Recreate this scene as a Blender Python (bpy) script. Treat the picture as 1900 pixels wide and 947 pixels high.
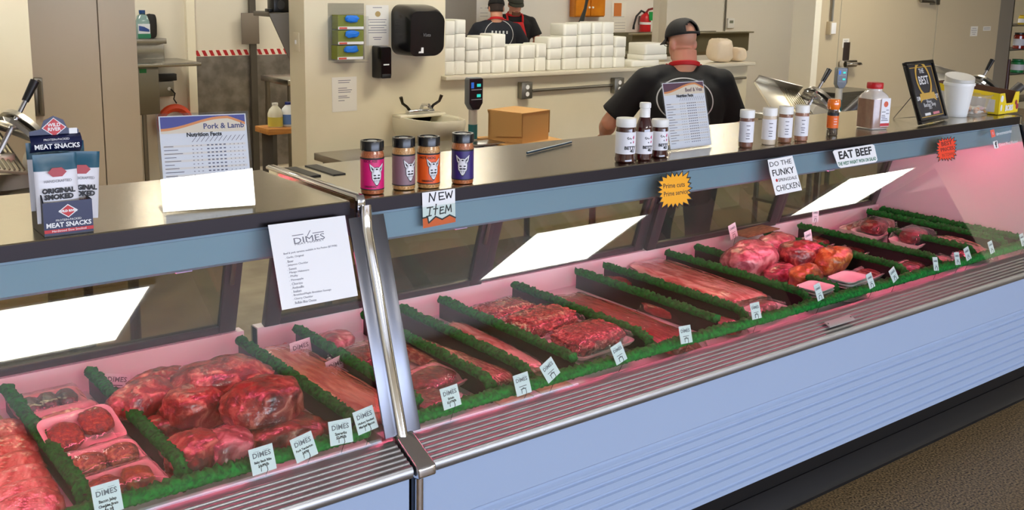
import bpy, bmesh, math, random
from mathutils import Vector, Matrix, noise
PI = math.pi
sc = bpy.context.scene
for o in list(bpy.data.objects): bpy.data.objects.remove(o)

# ------------------------------------------------------------------ camera, world, light, exposure
CAMZ, FPX, PPY, YAW, PIT, ROL = 1.83, 1911.49, 343.46, .6690, .1924, .0205
EXPOSURE = 0.0
WINDOW_SKY = (0.64, 0.73, 0.94)
WINDOW_STRENGTH = 11.5
TROFFER = 22.0          # radiance of the ceiling panels over the shop floor
TROFFER_BACK = 20.0     # radiance of the ceiling panels over the work rooms
TUBE = 62.0             # radiance of the pink meat-case lamps
cy, sy, cp, sp = math.cos(YAW), math.sin(YAW), math.cos(PIT), math.sin(PIT)
FWD = Vector((sy*cp, cy*cp, -sp)); RT0 = Vector((cy, -sy, 0)); UP0 = RT0.cross(FWD)
RT = RT0*math.cos(ROL) + UP0*math.sin(ROL); UP = UP0*math.cos(ROL) - RT0*math.sin(ROL)
EYE = Vector((0, 0, CAMZ))
cam = bpy.data.cameras.new('camera'); camo = bpy.data.objects.new('camera', cam); sc.collection.objects.link(camo)
mw = Matrix((RT, UP, -FWD)).transposed().to_4x4(); mw.translation = EYE; camo.matrix_world = mw
cam.sensor_width = 36; cam.lens = FPX/1900*36; cam.shift_y = -(473.5-PPY)/1900; cam.clip_start = .05; cam.clip_end = 60
sc.camera = camo
w = bpy.data.worlds.new('world'); sc.world = w; w.use_nodes = True
w.node_tree.nodes['Background'].inputs[0].default_value = (*WINDOW_SKY, 1); w.node_tree.nodes['Background'].inputs[1].default_value = WINDOW_STRENGTH
vs = sc.view_settings; vs.view_transform = 'Standard'; vs.look = 'None'; vs.exposure = EXPOSURE; vs.gamma = 1; vs.use_curve_mapping = False
sc.cycles.max_bounces = 8; sc.cycles.transparent_max_bounces = 20; sc.cycles.sample_clamp_indirect = 6
sc.cycles.caustics_reflective = False; sc.cycles.caustics_refractive = False

def ray(u, v): return RT*((u-950)/FPX) - UP*((v-PPY)/FPX) + FWD
def at(u, v, y=None, z=None, x=None):
    d = ray(u, v)
    s = y/d.y if y is not None else ((z-CAMZ)/d.z if z is not None else x/d.x)
    return EYE + d*s
def onplane(u, v, P, n):
    d = ray(u, v); return EYE + d*((P-EYE).dot(n)/d.dot(n))
def mpp(P): return (P-EYE).dot(FWD)/FPX        # metres per photo pixel at a point

# ------------------------------------------------------------------ materials
def lin(c):
    c = c/255
    return c/12.92 if c <= .04045 else ((c+.055)/1.055)**2.4
def rgb(c): return (lin(c[0]), lin(c[1]), lin(c[2]), 1)
_mats = {}
def mat(name, col=(200,200,200), rough=.5, metal=0, coat=0, spec=.5, var=None, vscale=20, bump=0, bscale=60, emit=None, estr=0, aniso=0, trans=0, alpha=1, sub=0, stretch=None, detail=4):
    if name in _mats: return _mats[name]
    m = bpy.data.materials.new(name); m.use_nodes = True; nt = m.node_tree; b = nt.nodes['Principled BSDF']
    b.inputs['Base Color'].default_value = rgb(col); b.inputs['Roughness'].default_value = rough; b.inputs['Metallic'].default_value = metal
    b.inputs['Coat Weight'].default_value = coat; b.inputs['Coat Roughness'].default_value = .06; b.inputs['Specular IOR Level'].default_value = spec
    b.inputs['Transmission Weight'].default_value = trans; b.inputs['Alpha'].default_value = alpha
    if sub: b.inputs['Subsurface Weight'].default_value = sub; b.inputs['Subsurface Radius'].default_value = (.01,.004,.003)
    if emit: b.inputs['Emission Color'].default_value = rgb(emit); b.inputs['Emission Strength'].default_value = estr
    if aniso: b.inputs['Anisotropic'].default_value = aniso
    if var or bump:
        tc = nt.nodes.new('ShaderNodeTexCoord'); src = tc.outputs['Object']
        if stretch:
            mp = nt.nodes.new('ShaderNodeMapping'); mp.inputs['Scale'].default_value = stretch; nt.links.new(src, mp.inputs[0]); src = mp.outputs[0]
    if var:
        n = nt.nodes.new('ShaderNodeTexNoise'); n.inputs['Scale'].default_value = vscale; n.inputs['Detail'].default_value = detail; nt.links.new(src, n.inputs['Vector'])
        r = nt.nodes.new('ShaderNodeValToRGB'); r.color_ramp.elements[0].position = .35; r.color_ramp.elements[1].position = .65
        r.color_ramp.elements[0].color = rgb(col); r.color_ramp.elements[1].color = rgb(var)
        nt.links.new(n.outputs['Fac'], r.inputs[0]); nt.links.new(r.outputs[0], b.inputs['Base Color'])
    if bump:
        n2 = nt.nodes.new('ShaderNodeTexNoise'); n2.inputs['Scale'].default_value = bscale; n2.inputs['Detail'].default_value = 3; nt.links.new(src, n2.inputs['Vector'])
        bp = nt.nodes.new('ShaderNodeBump'); bp.inputs['Strength'].default_value = bump; bp.inputs['Distance'].default_value = .004
        nt.links.new(n2.outputs['Fac'], bp.inputs['Height']); nt.links.new(bp.outputs[0], b.inputs['Normal'])
        if coat: nt.links.new(bp.outputs[0], b.inputs['Coat Normal'])
    _mats[name] = m; return m
def thin_clear(name, tint=(255,255,255), refl=1.0, rough=.0, haze=0, bump=0, bscale=60):
    """thin clear sheet: passes light straight through, reflects by Fresnel"""
    m = bpy.data.materials.new(name); m.use_nodes = True; nt = m.node_tree; nt.nodes.remove(nt.nodes['Principled BSDF']); out = nt.nodes['Material Output']
    tr = nt.nodes.new('ShaderNodeBsdfTransparent'); tr.inputs[0].default_value = rgb(tint)
    gl = nt.nodes.new('ShaderNodeBsdfGlossy'); gl.inputs['Roughness'].default_value = rough
    ge = nt.nodes.new('ShaderNodeNewGeometry'); fr = nt.nodes.new('ShaderNodeVectorMath'); fr.operation = 'DOT_PRODUCT'
    nt.links.new(ge.outputs['Incoming'], fr.inputs[0]); nt.links.new(ge.outputs['Normal'], fr.inputs[1])
    def mth(op, a, b=None):
        k = nt.nodes.new('ShaderNodeMath'); k.operation = op
        for i, q in enumerate((a, b)):
            if q is None: continue
            if isinstance(q, (int, float)): k.inputs[i].default_value = q
            else: nt.links.new(q, k.inputs[i])
        return k
    ml = mth('MULTIPLY', mth('ADD', mth('MULTIPLY', mth('POWER', mth('SUBTRACT', 1.0, mth('ABSOLUTE', fr.outputs['Value']).outputs[0]).outputs[0], 5.0).outputs[0], .96).outputs[0], .04).outputs[0], refl)
    mx = nt.nodes.new('ShaderNodeMixShader'); nt.links.new(ml.outputs[0], mx.inputs[0]); nt.links.new(gl.outputs[0], mx.inputs[2])
    base = tr.outputs[0]
    if haze:
        df = nt.nodes.new('ShaderNodeBsdfDiffuse'); df.inputs[0].default_value = (.9,.9,.92,1); m2 = nt.nodes.new('ShaderNodeMixShader'); m2.inputs[0].default_value = haze
        nt.links.new(tr.outputs[0], m2.inputs[1]); nt.links.new(df.outputs[0], m2.inputs[2]); base = m2.outputs[0]
    nt.links.new(base, mx.inputs[1]); nt.links.new(mx.outputs[0], out.inputs[0])
    if bump:
        tc = nt.nodes.new('ShaderNodeTexCoord'); mp = nt.nodes.new('ShaderNodeMapping'); mp.inputs['Scale'].default_value = (1,.35,1); nt.links.new(tc.outputs['Object'], mp.inputs[0])
        n2 = nt.nodes.new('ShaderNodeTexNoise'); n2.inputs['Scale'].default_value = bscale; n2.inputs['Detail'].default_value = 2; nt.links.new(mp.outputs[0], n2.inputs['Vector'])
        bp = nt.nodes.new('ShaderNodeBump'); bp.inputs['Strength'].default_value = bump; bp.inputs['Distance'].default_value = .006
        nt.links.new(n2.outputs['Fac'], bp.inputs['Height']); nt.links.new(bp.outputs[0], gl.inputs['Normal']); nt.links.new(bp.outputs[0], fr.inputs[1])
    _mats[name] = m; return m
def meat(name, lean, fat, dark, scale=22, fatpos=.56, coat=1, bump=.8, dist=1.2, stretch=None):
    if name in _mats: return _mats[name]
    m = bpy.data.materials.new(name); m.use_nodes = True; nt = m.node_tree; b = nt.nodes['Principled BSDF']
    tc = nt.nodes.new('ShaderNodeTexCoord'); src = tc.outputs['Object']
    if stretch:
        mp = nt.nodes.new('ShaderNodeMapping'); mp.inputs['Scale'].default_value = stretch; nt.links.new(src, mp.inputs[0]); src = mp.outputs[0]
    n = nt.nodes.new('ShaderNodeTexNoise'); n.inputs['Scale'].default_value = scale; n.inputs['Detail'].default_value = 5; n.inputs['Distortion'].default_value = dist; nt.links.new(src, n.inputs['Vector'])
    r = nt.nodes.new('ShaderNodeValToRGB'); e = r.color_ramp.elements
    e[0].position = .32; e[0].color = rgb(dark); e[1].position = fatpos+.09; e[1].color = rgb(fat); k = e.new(fatpos-.06); k.color = rgb(lean)
    nt.links.new(n.outputs['Fac'], r.inputs[0]); nt.links.new(r.outputs[0], b.inputs['Base Color'])
    b.inputs['Roughness'].default_value = .4; b.inputs['Coat Weight'].default_value = coat; b.inputs['Coat Roughness'].default_value = .08
    n2 = nt.nodes.new('ShaderNodeTexNoise'); n2.inputs['Scale'].default_value = scale*2.8; n2.inputs['Detail'].default_value = 3; nt.links.new(src, n2.inputs['Vector'])
    bp = nt.nodes.new('ShaderNodeBump'); bp.inputs['Strength'].default_value = bump; bp.inputs['Distance'].default_value = .006
    nt.links.new(n2.outputs['Fac'], bp.inputs['Height']); nt.links.new(bp.outputs[0], b.inputs['Normal']); nt.links.new(bp.outputs[0], b.inputs['Coat Normal'])
    _mats[name] = m; return m

# ------------------------------------------------------------------ mesh building
class MB:
    def __init__(s): s.v = []; s.f = []; s.m = []
    def add(s, vs, fs, mi=0, T=None):
        o = len(s.v)
        s.v += [(T @ Vector(p)) if T else Vector(p) for p in vs]
        s.f += [tuple(i+o for i in f) for f in fs]; s.m += [mi]*len(fs); return s
    def box(s, a, b, mi=0, T=None):
        (x0,y0,z0),(x1,y1,z1) = a, b
        return s.add([(x0,y0,z0),(x1,y0,z0),(x1,y1,z0),(x0,y1,z0),(x0,y0,z1),(x1,y0,z1),(x1,y1,z1),(x0,y1,z1)],
            [(0,3,2,1),(4,5,6,7),(0,1,5,4),(1,2,6,5),(2,3,7,6),(3,0,4,7)], mi, T)
    def loft(s, rings, mi=0, T=None, cap=True, closed=True):
        n = len(rings[0]); vs = [p for r in rings for p in r]; fs = []
        for k in range(len(rings)-1):
            for i in range(n if closed else n-1):
                j = (i+1) % n; fs.append((k*n+i, k*n+j, (k+1)*n+j, (k+1)*n+i))
        if cap: fs.append(tuple(reversed(range(n)))); fs.append(tuple(range((len(rings)-1)*n, len(rings)*n)))
        return s.add(vs, fs, mi, T)
    def lathe(s, prof, n=24, mi=0, T=None, cap=True):
        return s.loft([[(r*math.cos(2*PI*i/n), r*math.sin(2*PI*i/n), z) for i in range(n)] for r, z in prof], mi, T, cap)
    def cyl(s, p0, p1, r0, r1=None, n=12, mi=0):
        return s.tube([p0, p1], [r0, r0 if r1 is None else r1], n, mi)
    def tube(s, path, r, n=8, mi=0, T=None):
        P = [Vector(p) for p in path]; rs = r if isinstance(r, (list, tuple)) else [r]*len(P); rings = []; up = None
        for i, p in enumerate(P):
            d = (P[min(i+1,len(P)-1)] - P[max(i-1,0)]).normalized()
            if up is None: up = Vector((0,0,1)) if abs(d.z) < .9 else Vector((1,0,0))
            a = d.cross(up); a = a.normalized() if a.length > 1e-6 else d.orthogonal().normalized()
            bb = a.cross(d).normalized(); up = bb
            rings.append([p + a*rs[i]*math.cos(2*PI*k/n) + bb*rs[i]*math.sin(2*PI*k/n) for k in range(n)])
        return s.loft(rings, mi, T)
    def prism(s, poly, d0, d1, mi=0, T=None):           # polygon in local xy pushed along local z
        n = len(poly)
        return s.add([(x,y,d0) for x,y in poly]+[(x,y,d1) for x,y in poly],
            [tuple(reversed(range(n))), tuple(range(n,2*n))]+[(i,(i+1)%n,n+(i+1)%n,n+i) for i in range(n)], mi, T)
    def extx(s, prof, x0, x1, mi=0, T=None):            # (y,z) outline pushed along x
        n = len(prof)
        return s.add([(x0,y,z) for y,z in prof]+[(x1,y,z) for y,z in prof],
            [tuple(range(n)), tuple(reversed(range(n,2*n)))]+[((i+1)%n,i,n+i,n+(i+1)%n) for i in range(n)], mi, T)
    def ball(s, c, r, nu=16, nv=10, mi=0, T=None):
        r = r if isinstance(r,(tuple,list)) else (r,r,r); c = Vector(c)
        return s.loft([[(c.x+r[0]*math.sin(t)*math.cos(2*PI*i/nu), c.y+r[1]*math.sin(t)*math.sin(2*PI*i/nu), c.z-r[2]*math.cos(t)) for i in range(nu)]
            for t in [max(.02, min(PI-.02, PI*k/nv)) for k in range(nv+1)]], mi, T)
    def build(s, name, mats, parent=None, bevel=0, seg=2, smooth=True, loc=None, recalc=True, ang=35):
        me = bpy.data.meshes.new(name); me.from_pydata([tuple(p) for p in s.v], [], s.f)
        mats = mats if isinstance(mats, (list,tuple)) else [mats]
        for m in mats: me.materials.append(m)
        me.polygons.foreach_set('material_index', s.m); me.update()
        if bevel or recalc:
            bm = bmesh.new(); bm.from_mesh(me)
            if recalc: bmesh.ops.recalc_face_normals(bm, faces=bm.faces)
            if bevel:
                ed = [e for e in bm.edges if len(e.link_faces) == 2 and e.calc_face_angle(0) > math.radians(40)]
                bmesh.ops.bevel(bm, geom=ed, offset=bevel, segments=seg, affect='EDGES', clamp_overlap=True, profile=.5)
            bm.to_mesh(me); bm.free()
        if smooth:
            me.polygons.foreach_set('use_smooth', [True]*len(me.polygons)); me.set_sharp_from_angle(angle=math.radians(ang))
        return link(name, me, parent, loc)
def link(name, data, parent=None, loc=None):
    o = bpy.data.objects.new(name, data); sc.collection.objects.link(o)
    if loc is not None: o.location = loc
    if parent: o.parent = parent
    return o
def tag(o, label, cat, group=None):
    o['label'] = label; o['category'] = cat
    if group: o['group'] = group
    return o
def thing(name, label, cat, loc=(0,0,0), rz=0, group=None, M=None):
    o = link(name, None); tag(o, label, cat, group)
    if M is not None: o.matrix_world = M
    else: o.location = loc; o.rotation_euler = (0,0,rz)
    return o
def struct(o): o['kind'] = 'structure'; return o
def dup(o, **kw):
    c = o.copy(); sc.collection.objects.link(c)
    for ch in list(o.children):
        d = ch.copy(); sc.collection.objects.link(d); d.parent = c
        for g in list(ch.children):
            e = g.copy(); sc.collection.objects.link(e); e.parent = d
    for k, v in kw.items():
        if k in ('label','group'): c[k] = v
        else: setattr(c, k, v)
    return c
def frame(O, X, Y, Z):                                   # matrix with given axes and origin
    M = Matrix((X, Y, Z)).transposed().to_4x4(); M.translation = O; return M
def settle(o, z0):
    lo = 9
    def walk(q, M):
        nonlocal lo
        if q.data: lo = min(lo, min((M @ v.co).z for v in q.data.vertices))
        for c in q.children: walk(c, M @ c.matrix_basis)
    walk(o, o.matrix_basis); o.matrix_basis = Matrix.Translation((0,0,z0-lo)) @ o.matrix_basis; return o
def Tr(*p): return Matrix.Translation(Vector(p))
def Rot(a, ax): return Matrix.Rotation(a, 4, ax)
def rrect(w, h, r, n=4, cx=0, cy=0):
    pts = []
    for (sx, sy_, a0) in ((1,1,0),(-1,1,PI/2),(-1,-1,PI),(1,-1,1.5*PI)):
        for k in range(n+1):
            a = a0+PI/2*k/n; pts.append((cx+sx*(w/2-r)+r*math.cos(a), cy+sy_*(h/2-r)+r*math.sin(a)))
    return pts
def text_mesh(txt, size, align='CENTER', depth=0.0004, spacing=1, line=1.0, shear=0, bold=0):
    cu = bpy.data.curves.new('t', 'FONT'); cu.body = txt; cu.size = size; cu.align_x = align; cu.align_y = 'CENTER'; cu.resolution_u = 2
    cu.extrude = depth/2; cu.space_character = spacing; cu.space_line = line; cu.shear = shear; cu.offset = bold
    o = bpy.data.objects.new('t', cu); sc.collection.objects.link(o); dg = bpy.context.evaluated_depsgraph_get()
    me = bpy.data.meshes.new_from_object(o.evaluated_get(dg)); bpy.data.objects.remove(o); bpy.data.curves.remove(cu); return me
def text(name, txt, size, m, parent, T=None, wrap=None, sx=1, **kw):
    me = text_mesh(txt, size, **kw); me.materials.clear(); me.materials.append(m); T = T or Matrix()
    for v in me.vertices:
        p = Vector((v.co.x*sx, v.co.y, v.co.z))
        if wrap:                                         # wrap = (radius, start angle): x runs round a cylinder
            a = wrap[1] + p.x/wrap[0]; rr = wrap[0]+.0004+p.z; p = Vector((rr*math.cos(a), rr*math.sin(a), p.y))
        v.co = T @ p
    return link(name, me, parent)
def strokes(mb, lines, wd, T=None, mi=0, depth=.0006):  # hand-drawn pen lines in the local xy plane
    for L in lines:
        for (a, b) in zip(L[:-1], L[1:]):
            a, b = Vector(a), Vector(b); d = (b-a); l = d.length
            if l < 1e-6: continue
            d /= l; n = Vector((-d.y, d.x))*wd/2; a2 = a-d*wd*.3; b2 = b+d*wd*.3
            mb.prism([tuple(a2-n), tuple(b2-n), tuple(b2+n), tuple(a2+n)], 0, depth, mi, T)
    return mb
def applymods(o):
    dg = bpy.context.evaluated_depsgraph_get(); me = bpy.data.meshes.new_from_object(o.evaluated_get(dg)); o.modifiers.clear(); o.data = me; return o
def remeshed(mb, name, m, parent=None, vox=.012, smooth=6, M=None):
    o = mb.build(name, m, parent, smooth=False)
    r = o.modifiers.new('r', 'REMESH'); r.mode = 'VOXEL'; r.voxel_size = vox
    s = o.modifiers.new('s', 'SMOOTH'); s.iterations = smooth; s.factor = .5
    applymods(o); o.data.polygons.foreach_set('use_smooth', [True]*len(o.data.polygons)); return o

# shared materials
STEEL = mat('brushed_steel', (178,176,170), .24, 1, var=(158,156,150), vscale=40, stretch=(1,30,30), bump=.06, bscale=60)
STEEL_D = mat('dull_steel', (140,137,128), .38, 1)
CHROME = mat('chrome', (225,225,228), .08, 1)
WHITE_P = mat('white_paint', (225,226,228), .35)
WHITE_PL = mat('white_plastic', (235,235,232), .35)
BLACK_PL = mat('black_plastic', (18,18,20), .35)
BLACK_R = mat('black_rubber', (14,14,16), .6)
PAPER = mat('paper', (238,238,240), .7)
INK = mat('ink', (25,25,30), .6)
INK_G = mat('ink_grey', (120,120,130), .7)
RED = mat('red', (190,20,28), .4)
GREEN_T = mat('turf_green', (2,138,42), .8, var=(0,80,24), vscale=90)
PANEL_D = mat('divider_black', (15,16,19), .5)
CARD = mat('cardboard', (196,150,88), .8)
CARD_D = mat('cardboard_edge', (150,108,58), .85)
BLUE = mat('glove_blue', (20,120,225), .5)
GLASS = thin_clear('case_glass', (247,252,250), 1.0)
DOORGLASS = thin_clear('door_glass', (205,200,186), 1.1)
ACRYL = thin_clear('acrylic', (250,251,252), 1.0)
FILM = thin_clear('plastic_film', (250,248,248), 1.3, .05, .02, bump=1.0, bscale=45)
# ------------------------------------------------------------------ room shell
WALLC = mat('cream_wall', (229,219,190), .6, var=(224,214,184), vscale=3)
WALLW = mat('far_white_wall', (228,224,214), .55)
SPECK = mat('speckled_floor', (158,134,96), .5, var=(54,42,28), vscale=120, detail=6)
TILE = mat('tan_tile', (172,152,124), .4, var=(146,126,100), vscale=5)
CEIL = mat('ceiling_tile', (205,204,200), .8)
HZ = 2.9; YW = 5.6; YF = 9.9
XL, XR, YB = -5.0, 17.0, -6.0
def slab(name, a, b, m, bevel=0): return struct(MB().box(a, b).build(name, m, None, bevel, smooth=bool(bevel)))
slab('floor', (XL,YB,-.08), (XR,2.4,0), SPECK); slab('floor_service', (XL,2.4,-.08), (XR,11.5,0), TILE)
slab('ceiling', (XL,YB,HZ), (XR,11.5,HZ+.1), CEIL)
slab('wall_left', (XL-.1,YB,0), (XL,11.5,HZ), WALLC); slab('wall_right', (XR,YB,0), (XR+.1,11.5,HZ), WALLC)
slab('wall_far', (XL,YF,0), (XR,YF+.1,HZ), WALLW)
xl = at(60,130,y=YW).x; xp = at(566,120,y=YW).x; xo = at(826,60,y=YW).x; xe = at(1383,190,y=YW).x
slab('wall_service', (XL,YW,0), (xl,YW+.2,HZ), WALLC)
slab('wall_pillar', (xp,YW,0), (xo,YW+.2,HZ), WALLC); slab('wall_half', (xo,YW,0), (xe,YW+.2,1.205), WALLC)
slab('trim_1', (xo-.03,YW-.06,1.205), (xe+.03,YW+.3,1.232), mat('ledge_board', (214,206,184), .45), .006)
MB_ = MB(); zz = CAMZ
# storefront behind the shopper: low sill, header and posts with open glazing to the daylight
slab('wall_front', (XL,YB-.15,0), (XR,YB,.35), WALLC); slab('wall_front_block', (8.6,YB-.15,.35), (XR,YB,1.95), WALLC); slab('wall_front_header', (XL,YB-.15,1.95), (XR,YB,HZ), WALLC)  # right wall added and header lowered, unseen, to keep window glare off the glass
for k in range(4): slab('window_%d' % (k+1), (XL+k*3.6,YB-.1,.35), (XL+k*3.6+.08,YB,1.95), STEEL_D)
# unseen right-hand wall and dimmed window, added to reflect haze in the case glass
XS = 13.0; slab('wall_shop_right', (XS,-2.75,0), (XS+.12,2.2,HZ), WALLC); slab('wall_shop_right_sill', (XS,YB,0), (XS+.12,-2.75,.3), WALLC); slab('wall_shop_right_header', (XS,YB,2.86), (XS+.12,-2.75,HZ), WALLC)
struct(MB().box((XS+.04,YB+.02,.3),(XS+.046,-2.75,2.86)).build('window_5', thin_clear('dimmed_glass', (112,114,118), 1.0), None, smooth=False))
pl = bpy.data.lights.new('daylight', 'AREA'); pl.shape = 'RECTANGLE'; pl.size = 8.6-XL; pl.size_y = 1.6; pl.cycles.is_portal = True
plo = link('daylight', pl, loc=((XL+8.6)/2, YB-.02, 1.15)); plo.rotation_euler = (PI/2, 0, 0)
# ceiling panels (the three that mirror in the case glass, then those over the work rooms)
FR = mat('light_frame', (235,235,235), .5)
def troffer(x0, y0, x1, y1, s, label, grp):
    t = thing('ceiling_light', label, 'ceiling light', ((x0+x1)/2,(y0+y1)/2,HZ), group=grp); wx, wy = (x1-x0)/2, (y1-y0)/2
    f = MB()
    for a, b in (((-wx-.03,-wy-.03),(wx+.03,-wy)),((-wx-.03,wy),(wx+.03,wy+.03)),((-wx-.03,-wy),(-wx,wy)),((wx,-wy),(wx+.03,wy))): f.box((a[0],a[1],-.03),(b[0],b[1],0))
    f.build('frame', FR, t, smooth=False)
    MB().box((-wx,-wy,-.02),(wx,wy,-.001)).build('diffuser', mat('diffuser%d' % s, (255,250,240), .5, emit=(255,250,240) if s == TROFFER else (255,247,230), estr=s), t, smooth=False)
GT = {}
gn = Vector((0, -1, .335)).normalized(); GP = Vector((0, 2.075, .69))           # the tilted front glass plane
troffer(.10,-3.55,2.33,-2.45, TROFFER, 'bright ceiling panel mirrored at the left end of the case glass', 'ceiling panels over the shop')
troffer(6.02,-3.85,7.5,-2.72, TROFFER, 'bright ceiling panel mirrored in the middle of the case glass', 'ceiling panels over the shop')
troffer(10.95,-3.72,12.42,-2.66, TROFFER, 'bright ceiling panel mirrored at the right end of the case glass', 'ceiling panels over the shop')
for i, (x, y, d) in enumerate(((1.0,4.2,'behind the left counter'),(4.4,4.2,'above the man in the black cap'),(8.2,4.4,'in front of the walk-in door'),(2.2,7.9,'in the wash-up room'),(5.4,8.0,'above the two butchers at the back'),(9.4,8.2,'at the back by the steel sink'),(12.4,8.0,'added to brighten the far right back corner'))):  # the last panel is unseen, added to brighten the far wall
    troffer(x-.6,y-.3,x+.6,y+.3, TROFFER_BACK, 'ceiling panel %s' % d, 'ceiling panels over the work rooms')

# ------------------------------------------------------------------ the two meat cases
ZT = 1.276; XM = 1.302; XE = 4.81; X0 = -2.35; ZD = .655
PANEL = mat('panel_white', (152,170,199), .3)
LINER = mat('liner_white', (225,222,224), .35)
CANOPY = mat('canopy_grey', (128,150,172), .3)
FRAME_D = mat('door_frame', (52,46,50), .35)
TUBE_M = mat('lamp_tube', (255,140,180), .4, emit=(255,98,130), estr=TUBE)
RAIL = mat('rail_steel', (172,172,172), .40, 1, bump=.05, bscale=50, stretch=(1,30,30))
TOPM = mat('counter_steel', (216,208,186), .17, 1, var=(196,188,166), vscale=30, stretch=(1,25,25), bump=.05, bscale=40)
EDGE = mat('edge_steel', (52,48,50), .42, 1)
KICK = mat('kick_black', (12,11,13), .5, spec=.25)
def yglass(z): return 2.075+.335*(z-.69)
def make_case(x0, x1, label, ndoor, ends):
    t = thing('meat_display_case', label, 'meat case'); B = lambda mb, n, m, **k: mb.build(n, m, t, **k)
    pr = [(2.0,.645),(2.0,.482),(2.008,.474),(2.008,.466),(2.0,.458)]
    z = .442
    while z > .215: pr += [(2.0,z+.009),(2.007,z+.003),(2.007,z-.003),(2.0,z-.006)]; z -= .036
    pr += [(2.0,.203),(2.03,.203),(2.03,.645)]
    B(MB().extx(pr, x0, x1), 'front_panel', PANEL, ang=15)
    B(MB().box((x0,2.06,.02),(x1,2.09,.2)), 'kick_plate', KICK)
    B(MB().extx([(2.035,.0),(2.035,.012),(2.048,.03),(2.055,.105),(2.062,.105),(2.062,0)], x0, x1), 'cove_base', KICK)
    pr = [(1.985,.632),(1.98,.638),(1.98,.655)]                   # ribbed bumper rail
    N = 6
    for k in range(N):
        f0, f1 = k/N, (k+.72)/N
        for q in range(7): f = f0+(f1-f0)*q/6; lift = .0032*math.sin(PI*q/6); pr.append((1.983+f*.083-lift*.42, .658+f*.036+lift))
    pr += [(2.072,.698),(2.085,.698),(2.085,.632)]
    B(MB().extx(pr, x0, x1), 'bumper_rail', RAIL, ang=50)
    lin_ = MB().extx([(2.087,.60),(2.087,.69),(2.095,.69),(2.095,ZD),(2.95,ZD),(2.95,.74),(2.99,.74),(2.99,.58),(2.095,.58)], x0+.01, x1-.01)
    B(lin_, 'tub_liner', LINER, smooth=False)
    B(MB().box((x0+.01,2.095,.1),(x1-.01,2.98,.575)), 'base_cabinet', KICK, smooth=False)
    B(MB().extx([(yglass(.698),.698),(yglass(1.238),1.238),(yglass(1.238)+.006,1.238),(yglass(.698)+.006,.698)], x0+(.05 if ends[0] else 0), x1-(.05 if ends[0]==0 else .03)), 'front_glass', GLASS, smooth=False)
    B(MB().extx([(2.285,1.238),(2.283,1.24),(2.283,1.273),(2.287,ZT),(2.815,ZT),(2.815,1.24),(2.80,1.24),(2.80,1.262),(2.30,1.262),(2.30,1.238)], x0, x1), 'counter_top', [TOPM], ang=20)
    B(MB().box((x0+.001,2.2815,1.239),(x1-.001,2.2828,1.274)), 'counter_edge', EDGE, smooth=False)
    B(MB().extx([(2.302,1.238),(2.302,1.158),(2.312,1.15),(2.46,1.176),(2.46,1.238)], x0+.02, x1-.02), 'lamp_canopy', CANOPY, ang=20)
    xm = x0+.12+(x1-x0)*.44
    for xa, xb, zz in ((x0+.12,xm,1.148),(xm+.04,x1-.12,1.133 if x0 > 0 else 1.148)): B(MB().cyl((xa,2.40,zz),(xb,2.40,zz), .0085, n=10), 'lamp_tube', TUBE_M)
    for k in range(4): xx = x0+.4+(x1-x0-.8)*k/3; B(MB().box((xx-.02,2.385,1.126),(xx+.02,2.415,1.172)), 'tube_clip', mat('clip', (200,170,215), .4), smooth=False)
    # sliding rear doors lean from the sill (y 2.95) to the top (y 2.80)
    wdt = (x1-x0-.06)/ndoor; sl = Vector((0,-.15,.49)).normalized(); nx = Vector((1,0,0))
    for k in range(ndoor):
        M = frame(Vector((x0+.03+k*wdt, 2.955+(.022 if k % 2 else 0), .742)), nx, sl, nx.cross(sl)); H = .50; f = MB(); sw = .055
        for a, b in (((0,0),(sw,H)),((wdt-sw,0),(wdt,H)),((sw,0),(wdt-sw,.025)),((sw,H-.03),(wdt-sw,H))): f.box((a[0],a[1],-.012),(b[0],b[1],.012), T=M)
        d = f.build('rear_door', FRAME_D, t, bevel=.003)
        MB().box((sw,.025,-.003),(wdt-sw,H-.03,.003), T=M).build('door_pane', DOORGLASS, d, smooth=False)
        MB().box((wdt-sw+.015,.18,.012),(wdt-sw+.03,.30,.022), T=M).build('door_handle', STEEL_D, d, bevel=.003)
    B(MB().box((x0+.01,2.955,.10),(x1-.01,3.0,.735)), 'rear_panel', STEEL, smooth=False)
    for e, xx in zip(ends, (x0, x1-.03)):
        if e: B(MB().extx([(2.0,.1),(2.0,.64),(2.085,.70),(2.265,1.24),(2.80,1.24),(2.99,.74),(2.99,.1)], xx, xx+.03), 'end_panel', LINER, smooth=False)
    return t
caseL = make_case(X0, XM-.026, 'left section of the stainless-topped butcher counter case, under the snack box', 4, (1,0))
caseR = make_case(XM, XE, 'long right section of the glass-front butcher counter case, right of the chrome post', 4, (0,1))
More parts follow.
